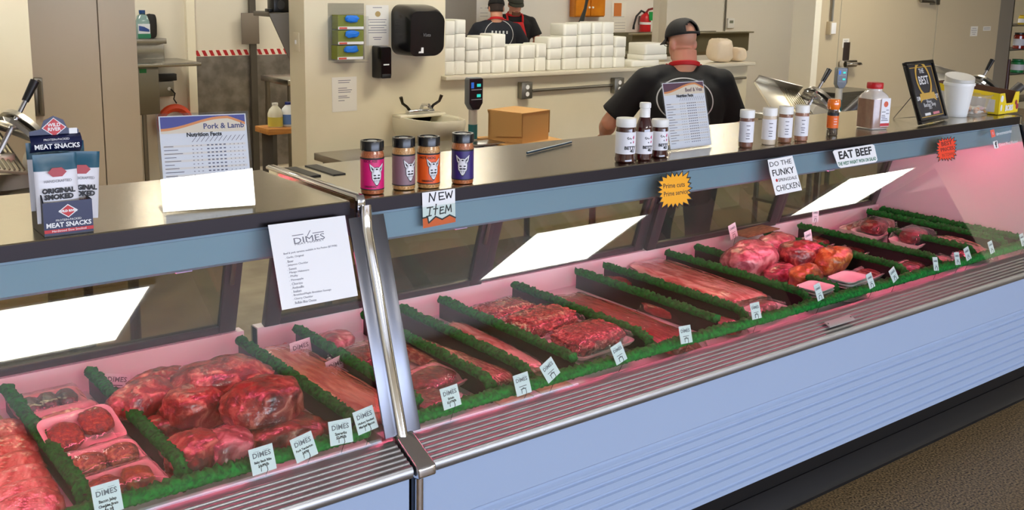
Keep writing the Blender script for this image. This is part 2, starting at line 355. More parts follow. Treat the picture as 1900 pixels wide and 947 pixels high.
# centre post: two flat plates, the half-round cover, the saddle over the bumper and the joint strip below
sl = Vector((0,.335,1)).normalized(); nn = Vector((1,0,0)).cross(sl)  # points to the shopper and up
M = frame(Vector((XM,yglass(.692),.692)), Vector((1,0,0)), sl, nn)
p = MB()
p.box((-.048,.014,.001),(-.012,.575,.007), T=M); p.box((.012,.014,.001),(.056,.575,.007), T=M)
p.build('post_plate', mat('plate_steel', (120,122,130), .3, 1), caseR, bevel=.001)
path = [(0,0,.006),(0,.2,.006),(0,.4,.006),(0,.54,.006),(0,.575,.014),(0,.60,.022)]
p = MB().loft([[(x_*.0155,y_, z_+.013*math.sqrt(max(0,1-x_*x_))) for x_ in [math.cos(PI*i/10) for i in range(11)]]+[(-.0155,y_,z_-.006),(.0155,y_,z_-.006)] for _, y_, z_ in path], T=M)
p.build('post_cover', CHROME, caseR)
p = MB().extx([(2.277,1.225),(2.268,1.232),(2.268,1.278),(2.276,1.291),(2.80,1.291),(2.815,1.285),(2.815,1.277),(2.29,1.277),(2.285,1.225)], XM-.011, XM+.012)
p.build('seam_strip', CHROME, caseR, bevel=.003)
p = MB().extx([(2.088,.705),(2.075,.712),(1.985,.670),(1.966,.660),(1.964,.634),(1.985,.626),(2.088,.626)], XM-.02, XM+.033)
p.build('bumper_saddle', CHROME, caseR, bevel=.006, seg=3)
MB().cyl((XM,1.996,.2),(XM,1.996,.628), .0125, n=14).build('joint_strip', CHROME, caseR)
MB().box((XM+.04,2.63,ZT),(XM+.075,2.79,ZT+.004)).build('vent_slot', BLACK_PL, caseR); MB().box((XM+.11,2.62,ZT),(XM+.15,2.80,ZT+.003)).build('vent_slot', BLACK_PL, caseR)
# end trim of the glass and the maker's plate on the bumper
MB().extx([(yglass(.70)-.004,.70),(yglass(1.24)-.004,1.24),(yglass(1.24)+.012,1.24),(yglass(.70)+.012,.70)], XE-.03, XE+.004).build('glass_end_trim', BLACK_PL, caseR, smooth=False)
# ------------------------------------------------------------------ grass strips and dividers
def grass(path, r=.015, step=.0055, seed=0, spike=.011, flat=.8):
    rnd = random.Random(seed); P = [Vector(p) for p in path]; pts = []
    for a, b in zip(P[:-1], P[1:]):
        k = max(1, int((b-a).length/step)); pts += [a+(b-a)*i/k for i in range(k)]
    pts.append(P[-1]); n = 10; rings = []; side = None
    for i, p in enumerate(pts):
        d = (pts[min(i+1,len(pts)-1)]-pts[max(i-1,0)]).normalized()
        a = Vector((0,0,1)).cross(d)
        if a.length < .3: a = side
        a = a.normalized(); side = a; b = d.cross(a)
        ring = []
        for k in range(n):
            t = 2*PI*k/n; up = max(0, b.z*math.sin(t)+.35) if abs(d.z) < .7 else .8
            rr = r*(.8 if i in (0, len(pts)-1) else 1) + rnd.random()**2*spike*(.35+.65*up)
            ring.append(p + a*math.cos(t)*rr + b*math.sin(t)*rr*flat + d*rnd.uniform(-.5,.5)*step)
        rings.append(ring)
    return MB().loft(rings)
NTH = ['first','second','third','fourth','fifth','sixth','seventh','eighth','ninth','tenth','eleventh','twelfth','thirteenth','fourteenth','fifteenth','sixteenth']
YD0, YD1, ZG = 2.195, 2.915, .722
def divider(i, x, label, curved=True, y0=YD0, y1=YD1, dx=0):
    t = thing('case_divider', label, 'divider', (x, 0, 0), group='grass-topped dividers in the meat case')
    MB().box((-.004,y0,ZD+.001),(.004,y1,ZG-.004)).build('divider_panel', PANEL_D, t, bevel=.001)
    path = [(0,y1,ZG+.002),(0,y0+.05,ZG+.001)]
    path += [(0,y0+.022,ZG-.006),(0,y0+.006,ZG-.018),(0,y0+.0,ZG-.036)] if curved else [(0,y0,ZG)]
    grass(path, seed=i).build('grass_strip', GREEN_T, t, ang=180)
DIVS = [(.566,1,'left of the foam trays of marinated meat'),(.785,1,'between the marinated trays and the wrapped pork roasts'),(1.235,0,'between the pork roasts and the long bacon slab'),
 (1.43,0,'half hidden by the post, right of the bacon slab'),(1.68,1,'just right of the post beside the ribeye trays'),(1.82,1,'between the marbled slab and the thin pork strip'),
 (1.99,0,'left of the diced beef packs'),(2.32,1,'between the diced beef and the long red flank'),(2.64,0,'right of the long red flank'),(2.79,1,'left of the long pale pork loin'),
 (3.15,1,'right of the long pale pork loin'),(3.33,0,'at the back, running under the woven mat'),(3.80,1,'right of the browned hams'),(4.06,1,'left of the trays of red roasts at the far end'),
 (4.35,1,'short one between the red roasts and the chicken'),(4.63,1,'left of the wings at the far end'),(4.745,0,'against the far end wall of the case')]
for i, (x, cv, lb) in enumerate(DIVS):
    divider(i, x, 'green-topped black divider '+lb, bool(cv), y1=2.62 if i == 14 else YD1, y0=2.70 if i == 11 else YD0)
divider(40, 3.335, 'short green-topped black divider at the front between the two white tray stacks', True, y1=2.36)
for i, (a, b, lb) in enumerate(((X0+.04,XM-.06,'left'),(XM+.065,XE-.04,'right'))):
    o = grass([(a,2.142,.706),(b,2.142,.706)], r=.018, seed=50+i, spike=.013).build('grass_edging', GREEN_T, None, ang=180)
    tag(o, 'long green plastic grass strip along the front glass of the %s case' % lb, 'grass strip', 'front grass strips')

# ------------------------------------------------------------------ meats
PORK = meat('pork_raw', (150,44,44), (214,128,112), (84,20,28), 20, .59)
PORK_L = meat('pork_pale', (190,98,88), (230,174,156), (142,56,54), 15, .5)
BEEF = meat('beef_red', (132,18,22), (196,110,98), (72,8,14), 26, .64)
BEEF_D = meat('beef_diced', (172,34,42), (226,134,126), (98,12,20), 60, .58, bump=.9)
FLANK = meat('flank_red', (172,34,46), (206,104,100), (124,18,30), 30, .62, stretch=(3,.5,1))
LOIN = meat('pale_loin', (214,136,124), (240,206,190), (176,84,80), 22, .5, stretch=(1,.35,1))
MARB = meat('marbled_slab', (160,66,56), (216,166,136), (116,36,34), 45, .52, stretch=(2,.5,1))
BACON = meat('bacon_slab', (204,112,84), (230,164,128), (182,78,62), 14, .52, stretch=(2,.4,1))
PATTY = meat('seasoned_patty', (156,36,16), (206,96,44), (96,18,12), 60, .6, bump=.9)
STUFF = meat('stuffed_brown', (150,72,40), (204,140,84), (92,40,24), 42, .56)
DARKM = meat('dark_meat', (74,30,30), (150,86,78), (40,18,20), 26, .62)
HAM = meat('browned_ham', (176,96,30), (226,164,84), (124,48,22), 18, .58)
PINKB = meat('pink_bagged', (172,80,94), (222,158,164), (112,36,54), 16, .52)
CHICK = meat('chicken_pink', (218,140,118), (240,192,168), (186,96,84), 30, .52)
FOAM = mat('foam_white', (236,234,230), .55)
FOAM_PINK_LIT = mat('foam_pink_lit', (240,190,192), .5)  # white foam; the case lamps' pink light is put into this colour
LEAF = mat('green_paper', (172,186,128), .7, var=(198,204,160), vscale=14)
def blob(dims, seed, amp=.18, freq=2.2, sq=.8, nu=36, nv=22, z0=0, lump=0):
    """rounded lump standing on z0, sq < 1 makes it boxier"""
    mb = MB(); lx, ly, lz = dims; off = Vector((seed*7.3, seed*3.1, seed*1.7)); rings = []
    for k in range(nv+1):
        t = max(.03, min(PI-.03, PI*k/nv)); ring = []
        for i in range(nu):
            f = 2*PI*i/nu; sg = lambda q: math.copysign(abs(q)**sq, q)
            p = Vector((sg(math.sin(t))*sg(math.cos(f)), sg(math.sin(t))*sg(math.sin(f)), -sg(math.cos(t))))
            d = 1 + amp*noise.noise(p*freq*.6+off) + amp*.5*noise.noise(p*freq*1.6+off)+ amp*.22*noise.noise(p*freq*4+off)
            if lump:
                vd = noise.voronoi(Vector((p.x*lx/2, p.y*ly/2, p.z*lz/2))*lump+off)[0]; d += .30*(.42-vd[0])
            q = Vector((p.x*lx/2*d, p.y*ly/2*d, lz/2 + p.z*lz/2*d)); q.z = max(q.z, 0)+z0
            ring.append(q)
        rings.append(ring)
    return mb.loft(rings)
GM = {}
def put(name, label, cat, mb, m, x, y, z=None, rz=0, rx=0, ry=0, group=None, parts=()):
    o = mb.build(name, m, None, ang=70); tag(o, label, cat, group)
    o.matrix_world = Tr(x, y, ZD+.001 if z is None else z) @ Rot(rz,'Z') @ Rot(rx,'X') @ Rot(ry,'Y')
    return settle(o, ZD+.001 if z is None else z)
def roast(u, v, dims, label, m=None, rz=0, seed=0, z=None, zc=None, amp=.18, sq=.8, name='wrapped_roast', cat='meat', group=None, ry=0, rx=0):
    P = at(u, v, z=(ZD if z is None else z)+dims[2]*.55); hy = (abs(dims[1]*math.cos(rz))+abs(dims[0]*math.sin(rz)))/2; P.y = max(2.175+hy, min(P.y, 2.925-hy))
    return put(name, label, cat, blob(dims, seed, amp, sq=sq), m or PORK, P.x, P.y, z, rz, rx, ry, group)
def foam_tray(w, l, h=.024, m=None, parent=None, name='foam_tray'):
    mb = MB(); o = []; 
    def ring(e, z): return [(x, y, z) for x, y in rrect(w-2*e, l-2*e, max(.004,.028-e), 5)]
    rings = [ring(.022,0), ring(.014,.004), ring(.002,h-.003), ring(0,h), ring(.004,h), ring(.012,h-.003), ring(.020,.006), ring(.03,.004)]
    return mb.loft(rings).build(name, m or FOAM, parent, ang=50)
def film_top(w, l, h0, h1, seed, parent):
    mb = MB(); nx, ny = 14, 14; vs = []; fs = []
    for j in range(ny+1):
        for i in range(nx+1):
            a, b = 2*i/nx-1, 2*j/ny-1; e = max(abs(a),abs(b))**4
            z = h0 + (h1-h0)*(1-e)**.6 + .003*noise.noise(Vector((a*3+seed, b*3, seed)))
            vs.append((a*w/2*.995, b*l/2*.995, z))
    for j in range(ny):
        for i in range(nx): k = j*(nx+1)+i; fs.append((k,k+1,k+nx+2,k+nx+1))
    return mb.add(vs, fs).build('film', FILM, parent, ang=180, recalc=False)
def tray(u, v, w, l, label, cuts, rz=0, rx=0, z=None, tm=None, seed=0, film=True, group='foam trays of packaged meat', h=.024, ry=0):
    """cuts: list of (dx, dy, dims, material, name)"""
    zz = ZD+.001 if z is None else z
    P = at(u, v, z=zz+h+.01); hy = (abs(l*math.cos(rz))+abs(w*math.sin(rz)))/2; P.y = max(2.175+hy, min(P.y, 2.925-hy)); P.x = min(P.x, 4.735-(w*math.cos(rz)+l*abs(math.sin(rz)))/2)
    t = thing('meat_tray', label, 'packaged meat', group=group); t.matrix_world = Tr(P.x, P.y, zz) @ Rot(rz,'Z') @ Rot(rx,'X') @ Rot(ry,'Y')
    foam_tray(w, l, h, tm, t); top = 0
    for k, (dx, dy, d, m, nm) in enumerate(cuts):
        o = blob(d, seed+k*1.37, .14, sq=.62 if nm == 'diced_beef' else .75, nu=72 if nm == 'diced_beef' else 28, nv=44 if nm == 'diced_beef' else 16, z0=.006, lump=42 if nm == 'diced_beef' else 0).build(nm, m, t, ang=70); o.location = (dx, dy, 0); top = max(top, d[2])
    if film: film_top(w, l, h+.001, max(h+.003, top*1.02+.008), seed, t)
    return settle(t, zz)
def slabm(p0, p1, wd, th, label, m, seed=0, z=None, group=None, name='meat_slab', amp=.1):
    """long flat cut from photo point p0 (back) to p1 (front)"""
    zz = ZD+.001 if z is None else z
    A, B = at(*p0, z=zz+th*.8), at(*p1, z=zz+th*.8); d = B-A; L = d.length; a = math.atan2(-d.x, d.y)
    o = blob((wd, L, th), seed, amp, freq=3.0, sq=.5, nu=44, nv=18).build(name, m, None, ang=70); tag(o, label, 'meat', group)
    C = (A+B)/2; o.matrix_world = Tr(C.x, C.y, zz) @ Rot(a, 'Z')
    f = MB(); nx, ny = 10, 26; vs = []; fs = []
    for j in range(ny+1):
        for i in range(nx+1):
            q, b = 2*i/nx-1, 2*j/ny-1; e = max(abs(q)**3, abs(b)**8)
            vs.append((q*(wd/2+.012), b*(L/2+.015), .004+(th+.004)*(1-e)**.7+.003*noise.noise(Vector((q*2+seed, b*9, seed)))))
    for j in range(ny):
        for i in range(nx): k = j*(nx+1)+i; fs.append((k,k+1,k+nx+2,k+nx+1))
    f.add(vs, fs).build('film', FILM, o, ang=180, recalc=False)
    return o
# far-left bay: fanned chops on green paper
sh = MB().box((.30,2.20,ZD),(.545,2.9,ZD+.002)).build('butcher_paper', LEAF, None); tag(sh, 'pale green butcher paper under the fanned pork chops', 'paper')
for k, (u, v) in enumerate(((2,800),(10,833),(18,862),(30,890),(42,915),(55,940))):
    P = at(u, v, z=ZD+.04); o = blob((.15,.10,.022), 90+k, .12, nu=32, nv=12, sq=.7).build('pork_chop', PORK_L, None, ang=70)
    tag(o, 'pink pork chop, %s from the front of the fan at the far left' % NTH[5-k], 'meat', 'fanned pork chops')
    o.matrix_world = Tr(P.x, P.y, ZD+.012+.006*(k%2)) @ Rot(.25,'Z') @ Rot(.42,'X'); settle(o, ZD+.003+.004*(k%2))
# marinated trays
tray(88,742,.185,.115,'foam tray of dark stuffed meat at the back of the marinated row', [(-.045,0,(.06,.07,.034),DARKM,'stuffed_meat'),(.0,0,(.05,.07,.036),DARKM,'stuffed_meat'),(.048,.0,(.05,.07,.034),DARKM,'stuffed_meat')], rz=.05, rx=.15, tm=FOAM_PINK_LIT, seed=3, z=ZD+.02)
tray(120,775,.185,.13,'pink-lit white foam tray lying under the tray of two red patties', [(0,0,(.13,.08,.026),PORK_L,'pork_cutlet')], rz=.0, rx=.2, tm=FOAM_PINK_LIT, seed=5, z=ZD+.006)
tray(150,800,.185,.135,'foam tray of two round red seasoned patties, tilted up to the shopper', [(-.042,-.005,(.078,.085,.03),PATTY,'seasoned_patty'),(.042,.018,(.078,.085,.03),PATTY,'seasoned_patty')], rz=.12, rx=.42, tm=FOAM_PINK_LIT, seed=7, z=ZD+.042)
tray(192,850,.18,.115,'foam tray of brown stuffed rolls in front of the red patties', [(-.036,0,(.08,.07,.036),STUFF,'stuffed_roll'),(.04,0,(.08,.07,.036),STUFF,'stuffed_roll')], rz=.10, rx=.22, tm=FOAM_PINK_LIT, seed=9, z=ZD+.028)
tray(232,893,.18,.115,'foam tray of orange stuffed rolls near the front grass', [(-.042,0,(.08,.07,.034),STUFF,'stuffed_roll'),(.03,.0,(.07,.07,.036),HAM,'stuffed_roll')], rz=.10, rx=.18, tm=FOAM_PINK_LIT, seed=11, z=ZD+.018)
tray(262,925,.16,.09,'low clear-wrapped tray behind the front grass, under the orange rolls', [(0,0,(.11,.05,.02),DARKM,'cut_meat')], rz=.12, seed=13)
# pork roasts
RO = [(295,712,(.17,.11,.09),.3,'small wrapped pork roast at the back left of the roast pile',.03,PORK),(268,738,(.20,.13,.10),.25,'long wrapped pork roast against the left divider, by the pink tag',.02,PORK),
 (322,780,(.17,.10,.06),.35,'flat wrapped pork loin end below the long roast',0,PORK),(362,752,(.17,.14,.11),-.3,'round dark wrapped pork roast in the middle of the pile',.01,PORK),
 (415,705,(.27,.19,.12),-.25,'big wrapped pork shoulder at the back of the pile',.03,PORK),(490,745,(.20,.17,.13),.2,'large glistening pork roast with a tied bag end, right side of the pile',.03,PORK),
 (364,835,(.15,.15,.09),.4,'pale netted pork roast against the left divider near the front',0,PORK),(432,835,(.12,.17,.09),-.2,'dark purple wrapped pork cut standing in the middle front',0,PINKB),
 (402,890,(.16,.12,.07),.5,'pink wrapped pork end touching the front grass',.0,PORK),(545,815,(.22,.16,.075),-.35,'slab of wrapped pork ribs behind the front price tags',0,PORK)]
for k, (u, v, d, rz, lb, z, m) in enumerate(RO): roast(u, v, d, lb, m, rz, 20+k, ZD+.001+z, group='wrapped pork roasts')
slabm((505,640),(712,768),.155,.05,'long orange-pink bacon slab wrapped in film, left of the chrome post', BACON, 31)
roast(622,632,(.13,.11,.06),'clear bag of pale pink pork left of the post', PINKB, .3, 33, name='bagged_meat')
tray(668,662,.19,.14,'tray of bright red steak seen left of the chrome post', [(0,0,(.15,.10,.045),BEEF,'steak')], rz=.3, rx=.1, seed=35, z=ZD+.01)
tray(800,700,.2,.15,'tray of dark red steak just right of the chrome post', [(0,0,(.16,.11,.035),BEEF,'steak')], rz=.3, rx=.1, seed=37, z=ZD+.015, tm=FOAM_PINK_LIT)
tray(822,752,.20,.15,'pink boneless ribs tray behind the tag beside the chrome post', [(-.01,0,(.17,.12,.032),PORK,'pork_rib')], rz=.15, rx=.08, seed=39)
slabm((742,628),(940,705),.115,.05,'long marbled meat slab in film, second bay right of the post', MARB, 41)
slabm((838,596),(1000,680),.06,.035,'thin pork strip in the narrow bay before the diced beef', LOIN, 43)
for k, (x, lb) in enumerate(((1.75,'under the front of the marbled slab'),(1.90,'under the thin pork strip'))):
    o = MB().box((x-.06,2.165,ZD+.0),(x+.06,2.34,ZD+.003)).build('leaf_liner', LEAF, None); tag(o, 'pale green leaf-print paper '+lb, 'paper', 'leaf-print papers')
for u, v, z, lb, sz in ((935,580,.0,'rearmost pack of diced beef in shiny film',(.25,.17)),(1005,598,.02,'middle pack of diced beef',(.28,.19)),(1092,628,.03,'front pack of diced beef on a tray stack',(.27,.19))):
    tray(u, v, sz[0], sz[1], lb, [(0,0,(sz[0]*.9,sz[1]*.9,.06),BEEF_D,'diced_beef')], rz=.1, seed=u, z=ZD+.001+z, h=.02, group='packs of diced beef')
for k in range(2):
    o = foam_tray(.2,.14,.014); tag(o, '%s foam tray stacked empty under the front diced beef pack' % ('lower','upper')[k], 'tray', 'empty trays under the diced beef'); P = at(1105,665,z=ZD+.02); o.location = (P.x, P.y, ZD+.001+.0145*k)
slabm((1040,545),(1285,640),.165,.055,'long dark red flank of beef in film, right of the diced beef', FLANK, 47)
roast(1135,528,(.17,.13,.05),'short dark red beef piece at the back, right of the flank', FLANK, .1, 49, name='beef_piece')
slabm((1200,560),(1372,606),.09,.045,'film-wrapped red beef strip behind the front glass, shining purple', FLANK, 51)
slabm((1190,482),(1400,556),.22,.05,'long pale pork loin wrapped in film, middle of the right case', LOIN, 53)
tray(1418,566,.17,.11,'clear-wrapped purple-pink meat at the front end of the pale loin', [(0,0,(.13,.07,.04),PINKB,'cut_meat')], rz=.2, seed=55, z=ZD+.012)
HM = [(1392,478,(.30,.19,.14),.2,'large pink bagged roast at the left of the ham pile',0,PINKB),(1440,456,(.22,.14,.11),.1,'pink bagged roast at the back of the ham pile',.03,PINKB),
 (1486,470,(.18,.13,.12),-.3,'speckled bagged roast in the middle of the ham pile',.02,PORK),(1546,480,(.24,.13,.11),.35,'browned ham with a pale top, right end of the pile',.01,HAM),
 (1494,512,(.17,.11,.10),.2,'small browned roast at the front of the ham pile',.0,HAM),(1448,505,(.17,.11,.07),.1,'flat pink bagged cut below the speckled roast',.0,PINKB)]
for k, (u, v, d, rz, lb, z, m) in enumerate(HM): roast(u, v, d, lb, m, rz, 60+k, ZD+.001+z, group='bagged roasts and hams')
o = MB().box((-.13,-.05,0),(.13,.05,.006)).build('woven_mat', mat('straw', (150,120,80), .8, var=(96,74,46), vscale=30, stretch=(1,8,1)), None, bevel=.002); P = at(1400,437,z=.735); tag(o, 'tan woven mat lying over the back of the ham bay', 'mat'); o.matrix_world = Tr(P.x,P.y,.752)@Rot(.1,'Z')
for sx, (u, v) in enumerate(((1512,552),(1572,540))):
    P = at(u, v, z=ZD+.03)
    for k in range((6,7)[sx]):
        o = foam_tray((.13,.16)[sx],.11,.012) if k == 0 else None
        if o is None: o = bpy.data.objects.new('foam_tray', GM['ft']); sc.collection.objects.link(o)
        else: GM['ft'] = o.data
        o.location = (P.x, P.y, ZD+.001+.0125*k); o.rotation_euler.z = .12
        tag(o, 'empty white foam tray, %s from the bottom of the %s front stack below the hams' % (NTH[k], ('left','right')[sx]), 'tray', 'empty trays below the hams')
T_ = [(1530,440,.22,.15,'flat tray of dark red steaks right of the ham bay, at the back',BEEF,.03,.0),(1580,462,.2,.13,'flat tray of red steaks right of the ham bay, nearer the glass',BEEF,.026,.0),
 (1608,502,.24,.11,'white tray of pale cutlets near the front, right of the white tray stack',PORK_L,.02,.0),(1690,492,.2,.12,'tray of red stew cuts behind two price tags at the front',PORK,.035,.0),
 (1585,415,.26,.12,'wrapped pale pink meat at the back left of the far-end trays',PORK_L,.035,.0),(1622,424,.24,.15,'white tray with a bright red round roast, far-end bay',BEEF,.07,.02),
 (1652,412,.26,.13,'wrapped pale rib piece at the back of the far-end bay',LOIN,.05,.0),(1694,440,.25,.15,'white tray with a red round roast nearer the glass, far-end bay',BEEF,.065,.02),
 (1748,482,.14,.10,'pale chicken portion tray between two front tags',CHICK,.04,.0),(1822,478,.16,.10,'red-pink cut at the front of the chicken bay',PORK,.045,.0)]
for k, (u, v, a, b, lb, m, hh, z) in enumerate(T_): tray(u, v, a, b, lb, [(0,0,(a*.72,b*.7,hh),m,'cut_meat')], rz=.15, rx=.06, seed=70+k, z=ZD+.001+z)
slabm((1740,440),(1822,470),.16,.05,'heap of pale pink chicken along the far-end bay', CHICK, 83, amp=.3)
for k, (u, v) in enumerate(((1868,430),(1880,438),(1893,446),(1886,430))):
    roast(u, v, (.10,.06,.04), 'orange-pink chicken wing, %s of four by the far end wall' % ('rearmost left','middle','front right','rearmost right')[k], CHICK, .4+k*.5, 85+k, name='chicken_wing', group='chicken wings at the far end')

# ------------------------------------------------------------------ price tags
CARDM = mat('tag_card', (232,234,238), .5)
def price_tag(u, v, y, roll, lines, label, size=.066, tall=1.0, lean=.22, turn=0, zr=None, logo=True):
    C = at(u, v, y=y) if y > 2.3 else onplane(u, v, GP-gn*.016, gn); lean = lean if y > 2.3 else .323; t = thing('price_tag', label, 'price tag', group='price tags in the meat case')
    n = Vector((math.sin(turn), -math.cos(turn), 0)); X = Vector((math.cos(turn), math.sin(turn), 0)); Y = (Vector((0,0,1))*math.cos(lean) - n*math.sin(lean)); Z = X.cross(Y)
    t.matrix_world = frame(C, X, Y, Z) @ Rot(roll, 'Z')
    s = size; h = s*tall
    MB().box((-s/2,-h/2,-.0006),(s/2,h/2,.0006)).build('card', CARDM, t, smooth=False)
    T = Tr(0,h*.2,.0008)
    text('lettering', 'DIMES', s*.27, INK_G, t, T, spacing=1.05, bold=.0004)
    mb = MB()
    for a, b in ((-.32,-.08),(.08,.32)): mb.box((a*s,h*.345,.0008),(b*s,h*.355,.0012))
    if not lines:
        for k, wd in enumerate((.5,.38)): mb.box((-wd*s/2, h*(-.1-.13*k)-s*.02, .0008),(wd*s/2, h*(-.1-.13*k)+s*.02, .0012))
    mb.build('printed_rule', INK_G, t, smooth=False)
    for k, L in enumerate(lines): text('lettering', L, s*(.15 if len(L) < 13 else .128), INK, t, Tr(0,h*(-.06-.16*k),.0008), sx=.92, bold=.0003)
    zb = ZD if zr is None else zr
    M = t.matrix_world.inverted(); foot = M @ Vector((C.x, C.y+(.004 if y > 2.3 else .012), zb))
    wp = [(-.008,-h/2+.004,.0015),(-.007,-h/2+.014,.0015),(0,-h/2+.019,.0015),(.007,-h/2+.014,.0015),(.008,-h/2+.004,.0015),(.004,-h/2-.004,-.001),tuple(foot)]
    MB().tube(wp, .0008, 5).build('wire_pick', mat('wire', (60,60,62), .3, 1), t)
YT = 2.165
for a in [
 (199,925,2.16,.02,('Bacon Jalap','Cheddar Brats','$6.99'),'price tag in front of the tray of orange stuffed rolls',.068,1.1),
 (487,853,YT,.03,('Baby Back Ribs','$4.99/lb'),'price tag leftmost of the four along the front of the pork roasts',.07,1.0),
 (564,830,YT,.16,('Pork Tenderloin','$4.99'),'price tag tilted, second of the four in front of the pork roasts',.068,1.0),
 (632,802,YT,-.06,('Spareribs','$2.99/lb'),'price tag upright, third of the four before the pork roasts',.072,.95),
 (678,780,2.19,.12,('Hickory Smoked','Market Bacon'),'price tag in front of the bacon slab, touching the chrome post',.068,1.0),
 (836,737,2.19,.06,('Sirloin','$11.99/lb'),'price tag on the pink ribs just right of the chrome post',.066,1.0),
 (969,713,YT,.05,(),'price tag upright at the front of the marbled slab',.062,1.1),
 (1020,687,YT,.42,(),'price tag strongly tilted in front of the thin pork strip',.062,1.05),
 (1148,656,2.18,.24,(),'price tag tilted in front of the diced beef',.056,1.2),
 (1272,621,YT,-.06,(),'price tag before the front end of the long red flank',.062,1.05),
 (1402,577,YT,-.02,(),'price tag before the pale pork loin and its purple end',.056,1.15),
 (1519,542,2.17,.14,(),'price tag before the left stack of empty trays under the hams',.044,1.6),
 (1615,521,2.17,.16,(),'price tag right of the white tray stack below the hams',.044,1.5),
 (1658,510,2.17,.34,(),'price tag tilted by the tray of pale cutlets',.050,1.2),
 (1736,490,2.17,-.14,(),'price tag leaning right before the red stew cuts',.040,1.6),
 (1776,480,2.17,-.10,(),'price tag left of the close pair at the far end',.044,1.4),
 (1795,471,2.2,.18,(),'price tag right of the close pair at the far end',.048,1.3),
 (1839,459,2.19,.14,(),'price tag in front of the red-pink chicken bay cut',.044,1.4),
 (1897,445,2.19,.12,(),'price tag cut off by the right edge of the photo',.042,1.5)]:
    price_tag(*a[:6], size=a[6]*.86, tall=a[7])
for u, v, y, rl, ln, lb, s, tl in ((216,712,2.86,-.25,(),'pink-lit price tag at the back beside the long pork roast',.072,.75),(559,651,2.78,.1,('MARKET',),'pink-lit price tag standing on the back of the bacon slab',.07,.95),
 (627,683,2.6,.22,(),'price tag standing in the middle of the bacon slab',.07,.95),(1360,429,2.86,.25,(),'pink-lit price tag at the back of the woven mat',.05,1.3),
 (1500,443,2.6,.16,(),'pink-lit price tag stuck in the ham pile',.05,1.4),(1513,400,2.88,-.1,(),'pink-lit price tag at the back under the right light reflection',.05,1.3)):
    price_tag(u, v, y, rl, ln, lb, s, tl, lean=.12)
# ------------------------------------------------------------------ things on the counter top
def ctr(u, v, z=ZT): return at(u, v, z=z+.0005)
LABELW = mat('label_white', (232,232,238), .55)
def strip(r, z0, z1, a0, a1, parent, m, name='label', n=20):
    mb = MB(); vs = []; fs = []
    for i in range(n+1):
        a = a0+(a1-a0)*i/n
        vs += [(r*math.cos(a), r*math.sin(a), z0), (r*math.cos(a), r*math.sin(a), z1)]
    for i in range(n): fs.append((2*i,2*i+2,2*i+3,2*i+1))
    return mb.add(vs, fs).build(name, m, parent, recalc=False)
def wrapped(mb2, r, m, name, parent, a0=0, z0=0):
    """bend a flat decal (x along the girth, y up) round a cylinder"""
    me = bpy.data.meshes.new(name); me.from_pydata([tuple(p) for p in mb2.v], [], mb2.f); bm = bmesh.new(); bm.from_mesh(me)
    bmesh.ops.recalc_face_normals(bm, faces=bm.faces); bmesh.ops.triangulate(bm, faces=bm.faces)
    xs = [v.co.x for v in bm.verts]; q = min(xs)+.0025
    while q < max(xs):
        bmesh.ops.bisect_plane(bm, geom=bm.verts[:]+bm.edges[:]+bm.faces[:], plane_co=(q,0,0), plane_no=(1,0,0)); q += .0025
    bmesh.ops.triangulate(bm, faces=bm.faces); bm.to_mesh(me); bm.free()
    for q in (m if isinstance(m,(list,tuple)) else [m]): me.materials.append(q)
    for v in me.vertices:
        p = v.co.copy(); a = a0+p.x/r; rr = r+p.z; v.co = (rr*math.cos(a), rr*math.sin(a), p.y+z0)
    return link(name, me, parent)
def ell(cx, cy, rx, ry, n=14, rot=0):
    c, s = math.cos(rot), math.sin(rot)
    return [(cx+rx*math.cos(2*PI*i/n)*c-ry*math.sin(2*PI*i/n)*s, cy+rx*math.cos(2*PI*i/n)*s+ry*math.sin(2*PI*i/n)*c) for i in range(n)]
